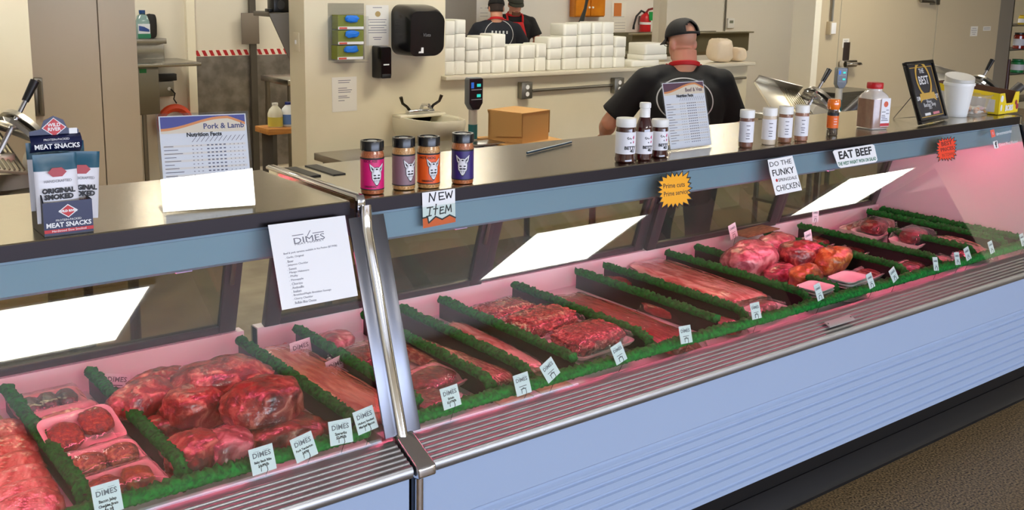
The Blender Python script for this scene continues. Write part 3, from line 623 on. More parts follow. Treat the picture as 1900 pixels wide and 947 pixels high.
# rub jars: clear jar of spice, black ridged lid, coloured label with a bearded pig emblem
def rub_jar(u, v, face, lab, spice, label, col_text):
    P = ctr(u, v); P.y = max(P.y, 2.325)
    t = thing('rub_jar', label, 'spice jar', tuple(P), group='rub jars by the NEW ITEM sign'); r = .031
    sp = mat('spice_%s' % lab[0], lab[2], .25, coat=1, var=spice, vscale=220)
    MB().lathe([(r*.86,0),(r*.98,.002),(r,.006),(r,.106),(r*.93,.112),(r*.9,.118)], 32).build('jar_body', sp, t)
    MB().lathe([(r*.96,.116),(r*1.0,.117),(r*1.0,.139),(r*.97,.142),(r*.8,.142),(r*.78,.140)], 48).build('lid', mat('lid_black', (16,16,20), .22), t)
    MB().lathe([(r*.42,.1395),(r*.40,.1412),(.001,.1412)], 20).build('lid_sticker', mat('sticker_white', (215,215,220), .4), t)
    fa = math.atan2(-P.y, -P.x)                          # towards the shopper
    strip(r+.0004, .014, .098, fa-2.0, fa+2.0, t, mat('label_'+lab[0], lab[1], .4), n=36)
    for z0, z1 in ((.0125,.0155),(.094,.0985)): strip(r+.0008, z0, z1, fa-2.0, fa+2.0, t, INK, 'label_band', 36)
    g = MB(); w_ = MB(); a0 = fa+face
    # emblem: ears, head, muzzle, beard (white) on a black outline
    for k, (mb, e) in enumerate(((g,.0016),(w_,0))):
        d0, d1 = (.0006,.0009) if k == 0 else (.001,.0013)
        mb.prism([(-.004-e,.071),(-.019-e,.084+e*1.5),(-.0155-e,.066-e),(-.009,.058)], d0, d1); mb.prism([(.004+e,.071),(.019+e,.084+e*1.5),(.0155+e,.066-e),(.009,.058)], d0, d1)
        mb.prism([(-.0115-e,.068+e),(-.005,.073+e),(.005,.073+e),(.0115+e,.068+e),(.0125+e,.055),(.0115+e,.043),(.0065+e,.034),(.002,.027-e*2),(-.002,.027-e*2),(-.0065-e,.034),(-.0115-e,.043),(-.0125-e,.055)], d0, d1)
    wrapped(g, r, INK, 'emblem_outline', t, a0); wrapped(w_, r, mat('emblem_white', (225,225,228), .5), 'emblem', t, a0)
    f = MB()
    f.prism([(-.0155,.078),(-.013,.069),(-.0105,.066),(-.0085,.069)], .0015, .0018); f.prism([(.0155,.078),(.013,.069),(.0105,.066),(.0085,.069)], .0015, .0018)
    f.prism(ell(-.0055,.0525,.0035,.0018), .0015, .0018); f.prism(ell(.0055,.0525,.0035,.0018), .0015, .0018)
    f.prism([(-.010,.0455),(-.004,.0475),(0,.0455),(.004,.0475),(.010,.0455),(.006,.0425),(0,.0438),(-.006,.0425)], .0015, .0018)
    for x in (-.0075,-.003,.0015,.006): f.prism([(x,.040),(x+.0018,.040),(x+.0005,.031)], .0015, .0018)
    f.prism(ell(0,.069,.003,.0022), .0015, .0018)
    wrapped(f, r, INK, 'emblem_lines', t, a0)
    if col_text:
        for k, (tx, z, s) in enumerate(col_text): text('lettering', tx, s, mat('ink_'+lab[0], lab[3], .5), t, Tr(0,0,z), wrap=(r+.0006, a0-.55), bold=.0003)
    return t
rub_jar(691,358,.38,('pink',(214,16,110),(150,76,40),(120,4,56)),(184,100,56),'rub jar with a bright pink label, leftmost of the four',(('KICK ASS',.090,.009),('ORIGINAL',.022,.007)))
rub_jar(749,350,.62,('mauve',(132,100,108),(176,122,66),(90,64,70)),(206,160,100),'rub jar with a dull mauve label, second from the left',())
rub_jar(795,347,.45,('orange',(232,88,14),(170,112,58),(70,26,8)),(206,160,100),'rub jar with an orange label, above the NEW ITEM sign',(('HOT HOG',.086,.010),('ORIGINAL',.022,.007)))
rub_jar(858,339,.0,('purple',(44,26,104),(150,84,46),(24,14,60)),(190,110,60),'rub jar with a dark purple label, standing apart on the right',())

# sauce bottles
SAUCE = mat('dark_sauce', (58,12,12), .12, coat=1, trans=0)
def sauce(u, v, kind, label, s=1.0):
    P = ctr(u, v); t = thing('sauce_bottle' if kind else 'sauce_jar', label, 'sauce', tuple(P), group='sauces beside the black-shirted man'); fa = math.atan2(-P.y, -P.x)
    if kind:
        r = .0285*s; H = .185*s
        MB().lathe([(r*.9,0),(r,.004),(r,.10*s),(r*.93,.112*s),(r*.62,.138*s),(r*.5,.15*s),(r*.5,.158*s)], 28).build('bottle_body', SAUCE, t)
        MB().lathe([(r*.6,.135*s),(r*.6,.165*s),(r*.56,.168*s),(r*.66,.171*s),(r*.66,.183*s),(r*.6,.187*s),(.002,.187*s)], 28).build('cap', WHITE_PL, t); z0, z1 = .022*s, .094*s
    else:
        r = .029*s
        MB().lathe([(r*.92,0),(r*1.06,.004),(r*1.06,.012),(r*.98,.018*s),(r*.98,.098*s),(r*.92,.106*s)], 28).build('jar_body', SAUCE, t)
        MB().lathe([(r*.98,.104*s),(r*1.02,.106*s),(r*1.02,.126*s),(r*.97,.129*s),(.002,.129*s)], 28).build('cap', WHITE_PL, t); z0, z1 = .026*s, .09*s
    strip(r+.0006, z0, z1, fa-1.5, fa+1.7, t, LABELW, n=30); a0 = fa+.55; zc = (z0+z1)/2
    text('lettering', 'BETTY', .013*s, INK, t, Tr(0,0,zc-.014*s)@Rot(.0,'Y'), wrap=(r+.0008, a0), bold=.0006)
    text('lettering', '4U', .012*s, INK, t, Tr(0,0,zc-.023*s), wrap=(r+.0008, a0+.2), bold=.0006)
    sc_ = MB(); strokes(sc_, [[(-.013,.016),(-.009,.02),(-.01,.013),(-.005,.014),(-.004,.018),(0,.013),(.003,.016)],[(-.002,.002),(.002,.002)],[(0,.004),(0,0)]], .0014*s); wrapped(sc_, r+.0008, INK, 'scribble', t, a0, zc)
    sc_ = MB(); sc_.prism([(.008,.019),(.0105,.024),(.013,.024),(.013,.017),(.011,.012),(.008,.016)], 0, .0004); sc_.prism([(.008,.003),(.011,.008),(.013,.006),(.013,.002),(.010,-.001)], 0, .0004)
    wrapped(sc_, r+.0008, mat('magenta', (200,40,110), .5), 'pink_mark', t, a0, zc)
sauce(1159,300,0,'squat dark sauce jar with white lid, left of the tall bottle',1.1); sauce(1193,296,1,'tall dark red sauce bottle with white capped neck'); sauce(1222,291,0,'smaller dark sauce jar with white lid, right of the tall bottle',.98)

# spice shakers
def shaker(u, v, sp, label, k):
    P = ctr(u, v); t = thing('spice_shaker', label, 'spice shaker', tuple(P), group='white-lidded spice shakers'); r = .0255; fa = math.atan2(-P.y, -P.x)
    MB().lathe([(r*.9,0),(r*.99,.003),(r,.006),(r,.103),(r*.94,.108)], 28).build('shaker_body', mat('shaker_spice%d' % k, sp, .25, coat=1, bump=.1, bscale=200), t)
    MB().lathe([(r*1.0,.106),(r*1.03,.107),(r*1.03,.131),(r*1.0,.134),(.002,.134)], 28).build('lid', WHITE_PL, t)
    strip(r+.0005, .02, .094, fa-1.4, fa+1.4, t, LABELW, n=24)
    for z, s_, tx in ((.078,.45,0),(.064,.3,0),(.05,.5,0),(.042,.36,0),(.032,.44,0)): strip(r+.0008, z, z+.003, fa+.25-s_*.6, fa+.25+s_*.6, t, INK_G, 'label_print', 8)
for k, (u, v, c, lb) in enumerate(((1383,273,(116,72,56),'spice shaker of red-brown spice, leftmost of the four and set a little apart'),(1425,268,(206,188,164),'spice shaker of pale cream spice, second from the left'),(1455,264,(128,84,62),'spice shaker of brown spice, third from the left'),(1485,261,(150,100,78),'spice shaker of brown spice, rightmost of the four'))): shaker(u, v, c, lb, k)
# orange-topped grinder
P = ctr(1543,251); t = thing('spice_grinder', 'small spice grinder with a translucent orange top and orange label', 'spice grinder', tuple(P)); r = .0215; fa = math.atan2(-P.y,-P.x)
MB().lathe([(r*.92,0),(r,.003),(r*.95,.02),(r,.026),(r,.09),(r*.9,.097),(r*.9,.104)], 24).build('grinder_body', mat('grinder_glass', (96,80,66), .12, coat=1, var=(46,40,36), vscale=140), t)
MB().lathe([(r*1.0,.102),(r*1.08,.106),(r*1.2,.118),(r*1.16,.134),(r*1.05,.142),(.002,.143)], 12).build('grinder_top', mat('orange_clear', (245,120,16), .15, coat=1), t)
strip(r+.0006,.03,.078,fa-1.5,fa+1.5,t,mat('orange_label',(232,104,24),.5)); strip(r+.0006,.079,.09,fa-1.5,fa+1.5,t,INK,'label_band')
for z in (.045,.055,.065): strip(r+.0009,z,z+.002,fa+.2,fa+.8,t,LABELW,'label_print',6)
# rub jug with the red cap
P = ctr(1617,238); t = thing('seasoning_jug', 'square clear jug of brown seasoning with a red cap', 'seasoning jug', tuple(P), math.radians(-12)); a = .047
rings = [[(x,y,z) for x,y in rrect(2*w_,2*w_,rr,4)] for w_, rr, z in ((a*.94,.012,0),(a,.014,.004),(a,.014,.125),(a*.9,.02,.14),(a*.62,.026,.156),(a*.6,.0275,.17))]
MB().loft(rings).build('jug_body', mat('jug_clear', (216,208,200), .15, coat=1), t)
rings = [[(x,y,z) for x,y in rrect(2*w_,2*w_,rr,4)] for w_, rr, z in ((a*1.006,.0142,.006),(a*1.006,.0142,.122),(a*1.004,.0142,.124))]
MB().loft(rings, cap=False).build('seasoning', mat('seasoning', (150,112,92), .3, coat=1, var=(134,98,80), vscale=30), t)
MB().lathe([(a*.68,.165),(a*.7,.167),(a*.7,.186),(a*.66,.189),(.002,.189)], 36).build('cap', RED, t)
MB().box((a*-.1,-a*1.03,.012),(a*.94,-a*1.012,.128)).build('label', LABELW, t); MB().box((a*-.1,-a*1.036,.014),(a*.94,-a*1.03,.026)).build('label_band', RED, t)
f = MB(); f.prism(ell(a*.42,.104,.012,.012), 0, .0004, T=frame(Vector((0,-a*1.03,0)),Vector((1,0,0)),Vector((0,0,1)),Vector((0,-1,0)))); f.build('label_emblem', mat('emblem_red', (206,90,60), .5), t)
f = MB()
for k, (x0, x1) in enumerate(((.0,.8),(.05,.7),(.0,.45),(.0,.4),(.5,.85),(.0,.42),(.5,.8))): f.box((a*x0,-a*1.036,.036+.007*k),(a*x1,-a*1.03,.039+.007*k))
f.build('label_print', INK_G, t, smooth=False)

# leaning framed award
BL, BR = ctr(1708,234), ctr(1757,223); X = (BR-BL).normalized(); W_ = (BR-BL).length; back = Vector((0,0,1)).cross(X); lean = math.radians(20)
Y = (Vector((0,0,1))*math.cos(lean)+back*math.sin(lean)); Z = X.cross(Y)
TLp = onplane(1672,119,BL,Z); Hh = (TLp-BL).dot(Y)
t = thing('award_frame', 'black framed award plaque leaning on the counter, reading The Best', 'framed award', M=frame(BL+Vector((0,0,.005)),X,Y,Z)); bw = .016
f = MB()
for a_, b_ in (((0,0),(W_,bw)),((0,Hh-bw),(W_,Hh)),((0,bw),(bw,Hh-bw)),((W_-bw,bw),(W_,Hh-bw))): f.box((a_[0],a_[1],-.012),(b_[0],b_[1],.008))
f.build('frame', mat('frame_black', (14,14,16), .25), t, bevel=.002)
MB().box((bw,bw,-.008),(W_-bw,Hh-bw,.0)).build('plaque', mat('plaque_dark', (42,42,50), .35), t, smooth=False)
GOLD = mat('gold', (206,164,72), .35); g = MB(); q = bw+.01
for a_, b_ in (((q,q),(W_-q,q+.003)),((q,Hh-q-.003),(W_-q,Hh-q)),((q,q),(q+.003,Hh-q)),((W_-q-.003,q),(W_-q,Hh-q))): g.box((a_[0],a_[1],.0),(b_[0],b_[1],.001))
g.build('gold_border', GOLD, t, smooth=False); cx, cy_ = W_/2, Hh*.70
g = MB(); oo, ii = ell(cx,cy_,W_*.27,W_*.27,28), ell(cx,cy_,W_*.22,W_*.22,28)
g.add([(x,y,.0015) for x,y in oo]+[(x,y,.0015) for x,y in ii], [(i,(i+1)%28,28+(i+1)%28,28+i) for i in range(28)])
g.prism([(cx-W_*.3,cy_-W_*.33),(cx-W_*.26,cy_-W_*.2),(cx+W_*.26,cy_-W_*.2),(cx+W_*.3,cy_-W_*.33),(cx+W_*.2,cy_-W_*.29),(cx-W_*.2,cy_-W_*.29)], .001, .002); g.build('laurel_emblem', GOLD, t, smooth=False, recalc=False)
LT = mat('letter_white', (232,232,232), .5)
text('lettering','THE',W_*.10,LT,t,Tr(cx,cy_+W_*.12,.001)); text('lettering','BEST',W_*.17,LT,t,Tr(cx,cy_-W_*.02,.001),bold=.0006); text('lettering','DIMES MEAT MARKET',W_*.082,LT,t,Tr(cx,Hh*.40,.001),bold=.0005)
text('lettering','Winner',W_*.06,LT,t,Tr(cx,Hh*.335,.001)); text('lettering','Butcher Shop',W_*.08,LT,t,Tr(cx,Hh*.285,.001)); text('lettering','2021',W_*.06,LT,t,Tr(cx,Hh*.235,.001))
MB().box((cx-W_*.25,Hh*.12,0),(cx-W_*.05,Hh*.16,.001)).build('award_logo', LT, t, smooth=False); MB().box((cx+W_*.05,Hh*.12,0),(cx+W_*.28,Hh*.16,.001)).build('award_logo', mat('logo_pink',(214,130,140),.5), t, smooth=False)
Mi = t.matrix_world.inverted(); pL = [Mi @ p for p in (BL+X*W_*.5+back*.18+Vector((0,0,.001)),)][0]
MB().tube([(W_*.5,Hh*.62,-.012), tuple(pL), (W_*.5,.03,-.014)], .0022, 6).build('wire_stand', mat('wire', (60,60,62), .3, 1), t)

# white swing-top bin, tub of candies, candy carton
P = ctr(1774,216); t = thing('counter_bin', 'white round mini bin with a slanted swing lid', 'bin', tuple(P)); s = mpp(P); r0, r1 = 18*s, 26*s; h = 58*s
MB().lathe([(r0,0),(r0*1.02,.003),(r1,h),(r1*1.06,h),(r1*1.06,h+.012),(r1*.98,h+.014)], 36).build('bin_body', WHITE_PL, t)
MB().loft([[(r1*1.0*math.cos(k*PI/12), r1*1.0*math.sin(k*PI/12), h+.014+e*(.012+.03*(.5+.5*math.sin(k*PI/12+.6)))) for k in range(24)] for e in (0,1)]).build('swing_lid', mat('lid_grey', (196,194,186), .4), t)
P = ctr(1803,213); t = thing('candy_tub', 'clear plastic tub half full of wrapped candies', 'tub', tuple(P), math.radians(8)); s = mpp(P)
w0, w1, l0, l1, hh = 58*s, 68*s, .10, .12, .095
rings = [[(x,y,z) for x,y in rrect(w_,l_,.025,5)] for w_, l_, z in ((w0,l0,0),(w0*1.03,l0*1.03,.006),(w1,l1,hh-.008),(w1+.012,l1+.012,hh-.006),(w1+.012,l1+.012,hh))]
MB().loft(rings, cap=False).build('tub_wall', thin_clear('tub_clear', (246,244,240), 1.3, .1, .12), t)
MB().loft([[(x,y,z) for x,y in rrect(w0,l0,.025,5)] for z in (.0,.002)]).build('tub_floor', mat('tub_base', (225,222,214), .4), t)
rn = random.Random(4); CC = [mat('candy%d' % k, c, .3, coat=.5) for k, c in enumerate(((238,236,230),(240,200,170),(236,150,60),(244,236,214),(230,190,196)))]
cand = []
for k in range(34):
    lay = k//17; x, y = rn.uniform(-w0*.38,w0*.38), rn.uniform(-l0*.36,l0*.36)
    c = MB().ball((0,0,.0), (.013,.010,.008), 10, 6); c.loft([[(.012,.002,0),(.012,-.002,0),(.012,0,.003)],[(.021,.007,.002),(.021,-.007,-.002),(.021,0,.004)]])
    o = c.build('wrapped_candy', CC[rn.randrange(5) if k%3 else 0], None); tag(o, 'small wrapped candy heaped in the clear tub', 'candy', 'wrapped candies in the clear tub')
    o.matrix_world = t.matrix_basis @ Tr(x, y, .014+.017*lay+.004*rn.random()) @ Rot(rn.uniform(0,6),'Z') @ Rot(rn.uniform(-.4,.4),'X')
A, B_ = ctr(1852,214), ctr(1905,211); X = Vector((1,0,0)); P = A; s = mpp(P)
t = thing('candy_carton', 'open yellow display carton with a brown inside, at the far counter end', 'carton', (P.x,P.y,ZT+.0005), math.radians(4)); Wc, Dc, Hc, Hb = .215, .34, .10, .13
YEL = mat('carton_yellow', (236,206,28), .5); BRN = mat('carton_brown', (86,54,38), .7)
def wallp(name, a, b, m, par): return MB().box(a, b).build(name, m, par, smooth=False)
wallp('carton_floor',(0,0,0),(Wc,Dc,.003),BRN,t)
fr_ = MB().prism([(0,0),(Wc,0),(Wc,Hc),(Wc*.82,Hc),(Wc*.68,Hc*.5),(Wc*.36,Hc*.5),(Wc*.24,Hc),(0,Hc)], 0, .003, T=frame(Vector((0,.003,0)),X,Vector((0,0,1)),Vector((0,-1,0)))).build('carton_front', YEL, t, smooth=False)
for x in (0, Wc-.003):
    MB().prism([(0.004,0),(Dc,0),(Dc,Hb),(0.004,Hc)], 0, .003, T=frame(Vector((x,0,0)),Vector((0,1,0)),Vector((0,0,1)),Vector((1,0,0)))).build('carton_side', YEL if x == 0 else BRN, t, smooth=False)
wallp('carton_back',(0.004,Dc-.003,0),(Wc-.004,Dc,Hb),BRN,t)
MB().prism([(0.02,0.012),(Dc*.9,.012),(Dc*.9,Hb*.72),(0.02,Hc*.7)], 0, .001, T=frame(Vector((-.0012,0,0)),Vector((0,1,0)),Vector((0,0,1)),Vector((1,0,0)))).build('carton_side_panel', mat('carton_grey', (212,208,204), .5), t, smooth=False)
Tf = frame(Vector((0,-.0012,0)),X,Vector((0,0,1)),Vector((0,-1,0)))
text('lettering','BOBS',.036,LT,t,Tf@Tr(Wc*.5,Hc*.27,.001),bold=.002); f = MB(); f.prism(ell(.022,Hc*.75,.016,.016), 0, .0006, T=Tf); f.prism(ell(.022,Hc*.33,.01,.016), 0, .0006, T=Tf); f.build('carton_mark', LT, t, smooth=False)
f = MB(); f.prism(ell(Wc*.86,Hc*.5,.012,.012), 0, .0006, T=Tf); f.prism(ell(Wc*.93,Hc*.3,.014,.014), 0, .0006, T=Tf); f.build('carton_fruit', mat('berry', (150,40,60), .5), t, smooth=False)

# acrylic nutrition signs
def sign(bl, br, tl, lean, label, title, c1, c2, rows):
    BL, BR = ctr(*bl), ctr(*br); X = (BR-BL).normalized(); W_ = (BR-BL).length; back = Vector((0,0,1)).cross(X); Y = Vector((0,0,1))*math.cos(lean)+back*math.sin(lean); Z = X.cross(Y)
    H = (onplane(*tl,BL,Z)-BL).dot(Y); t = thing('sign_holder', label, 'sign', M=frame(BL,X,Y,Z)); e = .006
    MB().box((0,0.003,.0008),(W_,H,.0028)).build('acrylic_front', ACRYL, t, smooth=False)
    MB().box((0,0.003,-.0028),(W_,H,-.0018)).build('acrylic_back', ACRYL, t, smooth=False)
    Mi = frame(BL,X,Y,Z).inverted(); ft = [Mi @ p for p in (BL+back*.01+Vector((0,0,.0012)), BR+back*.01+Vector((0,0,.0012)), BR+back*.085+Vector((0,0,.0012)), BL+back*.085+Vector((0,0,.0012)))]
    MB().add([tuple(p) for p in ft]+[tuple(p+Mi.to_3x3()@Vector((0,0,.002))) for p in ft],[(0,1,2,3),(4,5,6,7),(0,1,5,4),(1,2,6,5),(2,3,7,6),(3,0,4,7)]).build('acrylic_foot', ACRYL, t, smooth=False)
    MB().box((e,e,-.0012),(W_-e,H-e,-.0004)).build('sheet', PAPER, t, smooth=False)
    n = 24; z = .0002; wave = lambda q: .86+.05*math.cos(q*5.2+2.3)*(1 if q < .95 else 1)
    def band(top, bot, m, name):
        vs = []; fs = []
        for i in range(n+1): q = i/n; vs += [(e*1.5+q*(W_-3*e), H*min(.965,bot(q)), z), (e*1.5+q*(W_-3*e), H*min(.965,top(q)), z)]
        for i in range(n): fs.append((2*i,2*i+2,2*i+3,2*i+1))
        MB().add(vs, fs).build(name, m, t, smooth=False, recalc=False)
    w1 = lambda q: .835+.11*(.5-.5*math.cos(min(1,q/.75)*PI)) - (.0 if q < .8 else (q-.8)*.35)
    band(lambda q: .97, lambda q: w1(q)+.012, c1, 'printed_banner'); band(lambda q: w1(q)+.012, lambda q: w1(q)-.014, mat('banner_orange', (236,150,84), .6), 'printed_wave'); band(lambda q: w1(q)-.014, lambda q: .795, mat('banner_cream', (238,222,196), .6), 'printed_cream')
    text('lettering', title, W_*.085, c2, t, Tr(W_*.72,H*.855,.0004), bold=.0004); text('lettering','Nutrition Facts',W_*.062,INK,t,Tr(W_*.5,H*.775,.0004),bold=.0006)
    f = MB(); g = MB(); l = MB()
    for k in range(rows):
        y = H*(.66-.6*k/rows); 
        if k % 2 == 0: l.box((e*2,y-H*.008,.0),(W_-e*2,y+H*.014,.0002))
        f.box((W_*.06,y,.0002),(W_*(.16+.12*((k*7)%5)/5),y+H*.007,.0006))
        for c in range(3): f.box((W_*(.36+.045*c),y,.0002),(W_*(.375+.045*c),y+H*.007,.0006))
        for c in range(5): g.box((W_*(.52+.045*c),y-H*.002,.0002),(W_*(.545+.045*c),y+H*.010,.0006))
        for c in range(4): f.box((W_*(.77+.045*c),y,.0002),(W_*(.78+.045*c),y+H*.007,.0006))
    for c in range(12): x = W_*(.36+.048*c); f.add([(x,H*.70,.0004),(x+.0015,H*.70,.0004),(x+.012,H*.755,.0004),(x+.0105,H*.755,.0004)],[(0,1,2,3)])
    for o_, nm, m in ((f,'printed_figures',mat('ink_mid',(110,108,120),.7)),(g,'printed_column',mat('ink_blue',(98,100,120),.7)),(l,'printed_row',mat('row_cream',(240,232,222),.7))): o_.build(nm, m, t, smooth=False, recalc=False)
sign((303,396),(474,383),(286,212),math.radians(14),'large clear sign holder with the Pork & Lamb nutrition sheet','Pork & Lamb',mat('banner_blue',(70,76,152),.6),mat('ink_navy',(66,70,120),.6),16)
sign((1243,281),(1323,271),(1221,152),math.radians(14),'small clear sign holder with the Beef & Veal nutrition sheet','Beef & Veal',mat('banner_plum',(96,56,76),.6),mat('ink_plum',(110,80,90),.6),16)

# meat snack box with its packets
A, B_ = ctr(83,441), ctr(174,430); X = (B_-A); X.z = 0; Wb = X.length; X.normalize(); back = Vector((0,0,1)).cross(X); Z = Vector((0,0,1)); s = mpp(A)
t = thing('snack_box', 'navy cardboard counter box with a header card, holding meat snack packets', 'display box', M=frame(A,X,back,Z)); Db = .11; Hf = 64*s; Hs = 140*s; NAVY = mat('box_navy', (22,30,72), .35); NAVY2 = mat('box_dark', (28,30,40), .45)
MB().box((0,0,0),(Wb,Db,.003)).build('box_floor', NAVY2, t, smooth=False); MB().box((0,0,.003),(Wb,.003,Hf)).build('box_front', NAVY, t, smooth=False)
for x in (0, Wb-.003):
    MB().prism([(.003,.003),(Db,.003),(Db,Hs),(Db*.62,Hs*.98),(Db*.30,Hs*.66),(.003,Hf)] if x == 0 else [(.003,.003),(Db,.003),(Db,Hs),(Db*.93,Hs*.8),(Db*.8,Hf*1.05),(.003,Hf)], 0, .003, T=frame(Vector((x,0,0)),Vector((0,1,0)),Vector((0,0,1)),Vector((1,0,0)))).build('box_side', NAVY2, t, smooth=False)
MB().box((.003,Db-.003,.003),(Wb-.003,Db,Hs)).build('box_back', NAVY2, t, smooth=False)
hd = MB(); N_ = 8; vs = []; fs = []
for i in range(N_+1):
    q = i/N_; y = Db-.01-.05*math.sin(q*PI*.75); z = Hs-.005+q*.056
    vs += [(-.004,y,z),(Wb*1.0,y,z)]
for i in range(N_): fs.append((2*i,2*i+1,2*i+3,2*i+2))
hd.add(vs, fs); sol = hd.build('header_card', NAVY, t, recalc=False); md = sol.modifiers.new('s','SOLIDIFY'); md.thickness = .0015; applymods(sol)
yh, zh = Db-.01-.05*math.sin(PI*.75), Hs-.005+.056; Th = frame(Vector((Wb*.47,yh+.0,zh)),Vector((1,0,0)),Vector((0,0,1)),Vector((0,-1,0)))
MB().prism([(-Wb*.5,-.004),(-Wb*.5,.008),(-Wb*.27,.012),(-Wb*.2,.03),(0,.04),(Wb*.2,.03),(Wb*.27,.012),(Wb*.5,.008),(Wb*.5,-.004)], -.0006, .0008, T=Th).build('header_crest', NAVY, t, smooth=False)
MB().prism([(-Wb*.25,.014),(0,-.006),(Wb*.25,.014),(0,.036)], .001, .0016, T=Th).build('crest_border', LT, t, smooth=False)
MB().prism([(-Wb*.225,.014),(0,-.004),(Wb*.225,.014),(0,.034)], .0017, .0022, T=Th).build('crest_diamond', RED, t, smooth=False)
text('lettering','WILD',.0105,LT,t,Th@Tr(0,.020,.0024),bold=.0003); text('lettering','RIVER',.0105,LT,t,Th@Tr(0,.0105,.0024),bold=.0003)
MB().box((Wb*.3,-.003,.001),(Wb*.47,.011,.0016), T=Th).build('price_sticker', LT, t, smooth=False)
yq = Db-.01-.05*math.sin(.62*PI*.75)-.003; Tq = frame(Vector((Wb*.47,yq,Hs-.005+.62*.056)),Vector((1,0,0)),Vector((0,.25,1)).normalized(),Vector((0,-1,.25)).normalized())
text('lettering','MEAT SNACKS',.0142,LT,t,Tq@Tr(0,-.004,.003),bold=.0004); text('lettering','PROTEIN-PACKED',.0065,LT,t,Tq@Tr(0,.011,.003))
Tf = frame(Vector((Wb/2,-.0006,0)),Vector((1,0,0)),Vector((0,0,1)),Vector((0,-1,0)))
MB().prism([(-Wb*.2,Hf*.72),(0,Hf*.52),(Wb*.2,Hf*.72),(0,Hf*.92)], .0002, .0006, T=Tf).build('front_diamond_border', LT, t, smooth=False); MB().prism([(-Wb*.17,Hf*.72),(0,Hf*.55),(Wb*.17,Hf*.72),(0,Hf*.89)], .0007, .001, T=Tf).build('front_diamond', RED, t, smooth=False)
text('lettering','WILD RIVER',.0068,LT,t,Tf@Tr(0,Hf*.72,.0012),bold=.0004); text('lettering','PROTEIN-PACKED',.0065,LT,t,Tf@Tr(0,Hf*.46,.0008)); text('lettering','MEAT SNACKS',.0142,LT,t,Tf@Tr(0,Hf*.32,.0008),bold=.0004)
MB().box((-Wb/2,Hf*.10,.0002),(Wb/2,Hf*.20,.0006), T=Tf).build('red_band', RED, t, smooth=False); text('lettering','Hardwood Slow Smoked',.007,LT,t,Tf@Tr(0,Hf*.15,.0008))
Mb = t.matrix_world.copy(); TEAL = mat('pouch_teal', (22,82,104), .3); PCH = mat('pouch_white', (224,222,226), .35)
def pouch(x, y, z, lean, rz, label, w=.088, h=.15, ry=0):
    o = thing('snack_pouch', label, 'snack pouch', group='snack pouches in the box'); o.matrix_world = Mb @ Tr(x,y,z) @ Rot(rz,'Z') @ Rot(-lean,'X') @ Rot(ry,'Y')
    rings = []
    for q in (0,.06,.15,.4,.7,.86,.95,1):
        th = .0012+.011*math.sin(PI*min(1,max(0,(q-.02)/.9)))**.6 if q < .93 else .0012
        rings.append([(w/2*math.cos(2*PI*k/20)*(1 if abs(math.cos(2*PI*k/20))>.1 else 1), -th*math.sin(2*PI*k/20), h*q) for k in range(20)])
    MB().loft(rings).build('pouch_body', PCH, o)
    MB().loft([[(px*1.015,py*1.12-.0004*(1 if py<0 else -1),pz) for px,py,pz in r] for r in [[(w/2*math.cos(2*PI*k/20), -(.0014+.011*math.sin(PI*min(1,(q-.02)/.9))**.6 if q<.93 else .0016)*math.sin(2*PI*k/20), h*q) for k in range(20)] for q in (.76,.86,.95,1.0)]]).build('pouch_top', TEAL, o)
    Tp = frame(Vector((0,-.0145,0)),Vector((1,0,0)),Vector((0,0,1)),Vector((0,-1,0)))
    MB().prism(ell(0,h*.74,w*.22,h*.075,6), 0, .0006, T=Tp).build('pouch_badge', mat('badge_red',(168,34,44),.4), o, smooth=False)
    text('lettering','ORIGINAL',w*.165,INK,o,Tp@Tr(0,h*.47,.0006),bold=.0008); text('lettering','SMOKED',w*.17,INK,o,Tp@Tr(0,h*.38,.0006),bold=.0008); text('lettering','HANDCRAFTED',w*.09,INK_G,o,Tp@Tr(0,h*.61,.0006)); text('lettering','SAUSAGES',w*.085,mat('badge_red',(168,34,44),.4),o,Tp@Tr(0,h*.29,.0006))
    return o
pouch(Wb*.36,.022,Hf*.35,.04,.0,'white snack pouch at the front left of the navy box'); pouch(Wb*.80,.042,Hf*.32,.06,.12,'white snack pouch at the front right, leaning out of the navy box',ry=.10)
pouch(Wb*.34,.066,Hf*.62,.05,.0,'snack pouch behind the front left one, only its teal top showing'); pouch(Wb*.70,.085,Hf*.55,.05,.05,'snack pouch behind the front right one, teal top showing')
for k in range(3):
    P = Mb @ Vector((Wb*.1, .04+.03*k, .004)); 
o = MB().tube([(0,0,0),(0,.004,.06),(.004,.002,.105)], [.012,.014,.010], 10).build('meat_stick', mat('stick_red',(96,26,30),.3,coat=1), None); tag(o,'dark red smoked sausage stick at the left inside the navy box','sausage'); o.matrix_world = Mb @ Tr(.022,.05,Hf*.4)

# ------------------------------------------------------------------ signs stuck to the edge and the glass
fn = Vector((0,-1,0))
def glass_frame(u, v, off=.003, roll=0):
    P = onplane(u, v, GP, gn); sl_ = Vector((0,.335,1)).normalized(); X = Vector((1,0,0)); n_ = X.cross(sl_); return frame(P+n_*off, X, sl_, n_) @ Rot(roll,'Z')
def poly_px(pts, M):
    """photo outline -> local outline on the plane of frame M"""
    Mi = M.inverted(); n_ = M.to_3x3() @ Vector((0,0,1)); O = M.translation
    return [tuple((Mi @ onplane(u, v, O, n_)).xy) for u, v in pts]
M = frame(Vector((at(813,382,y=2.279).x,2.279,at(813,382,y=2.279).z)), Vector((1,0,0)), Vector((0,0,1)), Vector((0,-1,0)))
t = thing('paper_sign', 'white NEW ITEM paper sign with an orange zigzag bottom, taped below the rub jars', 'sign', M=M)
pp = poly_px([(783,358),(844,350),(845,412),(785,424)], M); MB().prism(pp, 0, .0005).build('sheet', PAPER, t, smooth=False)
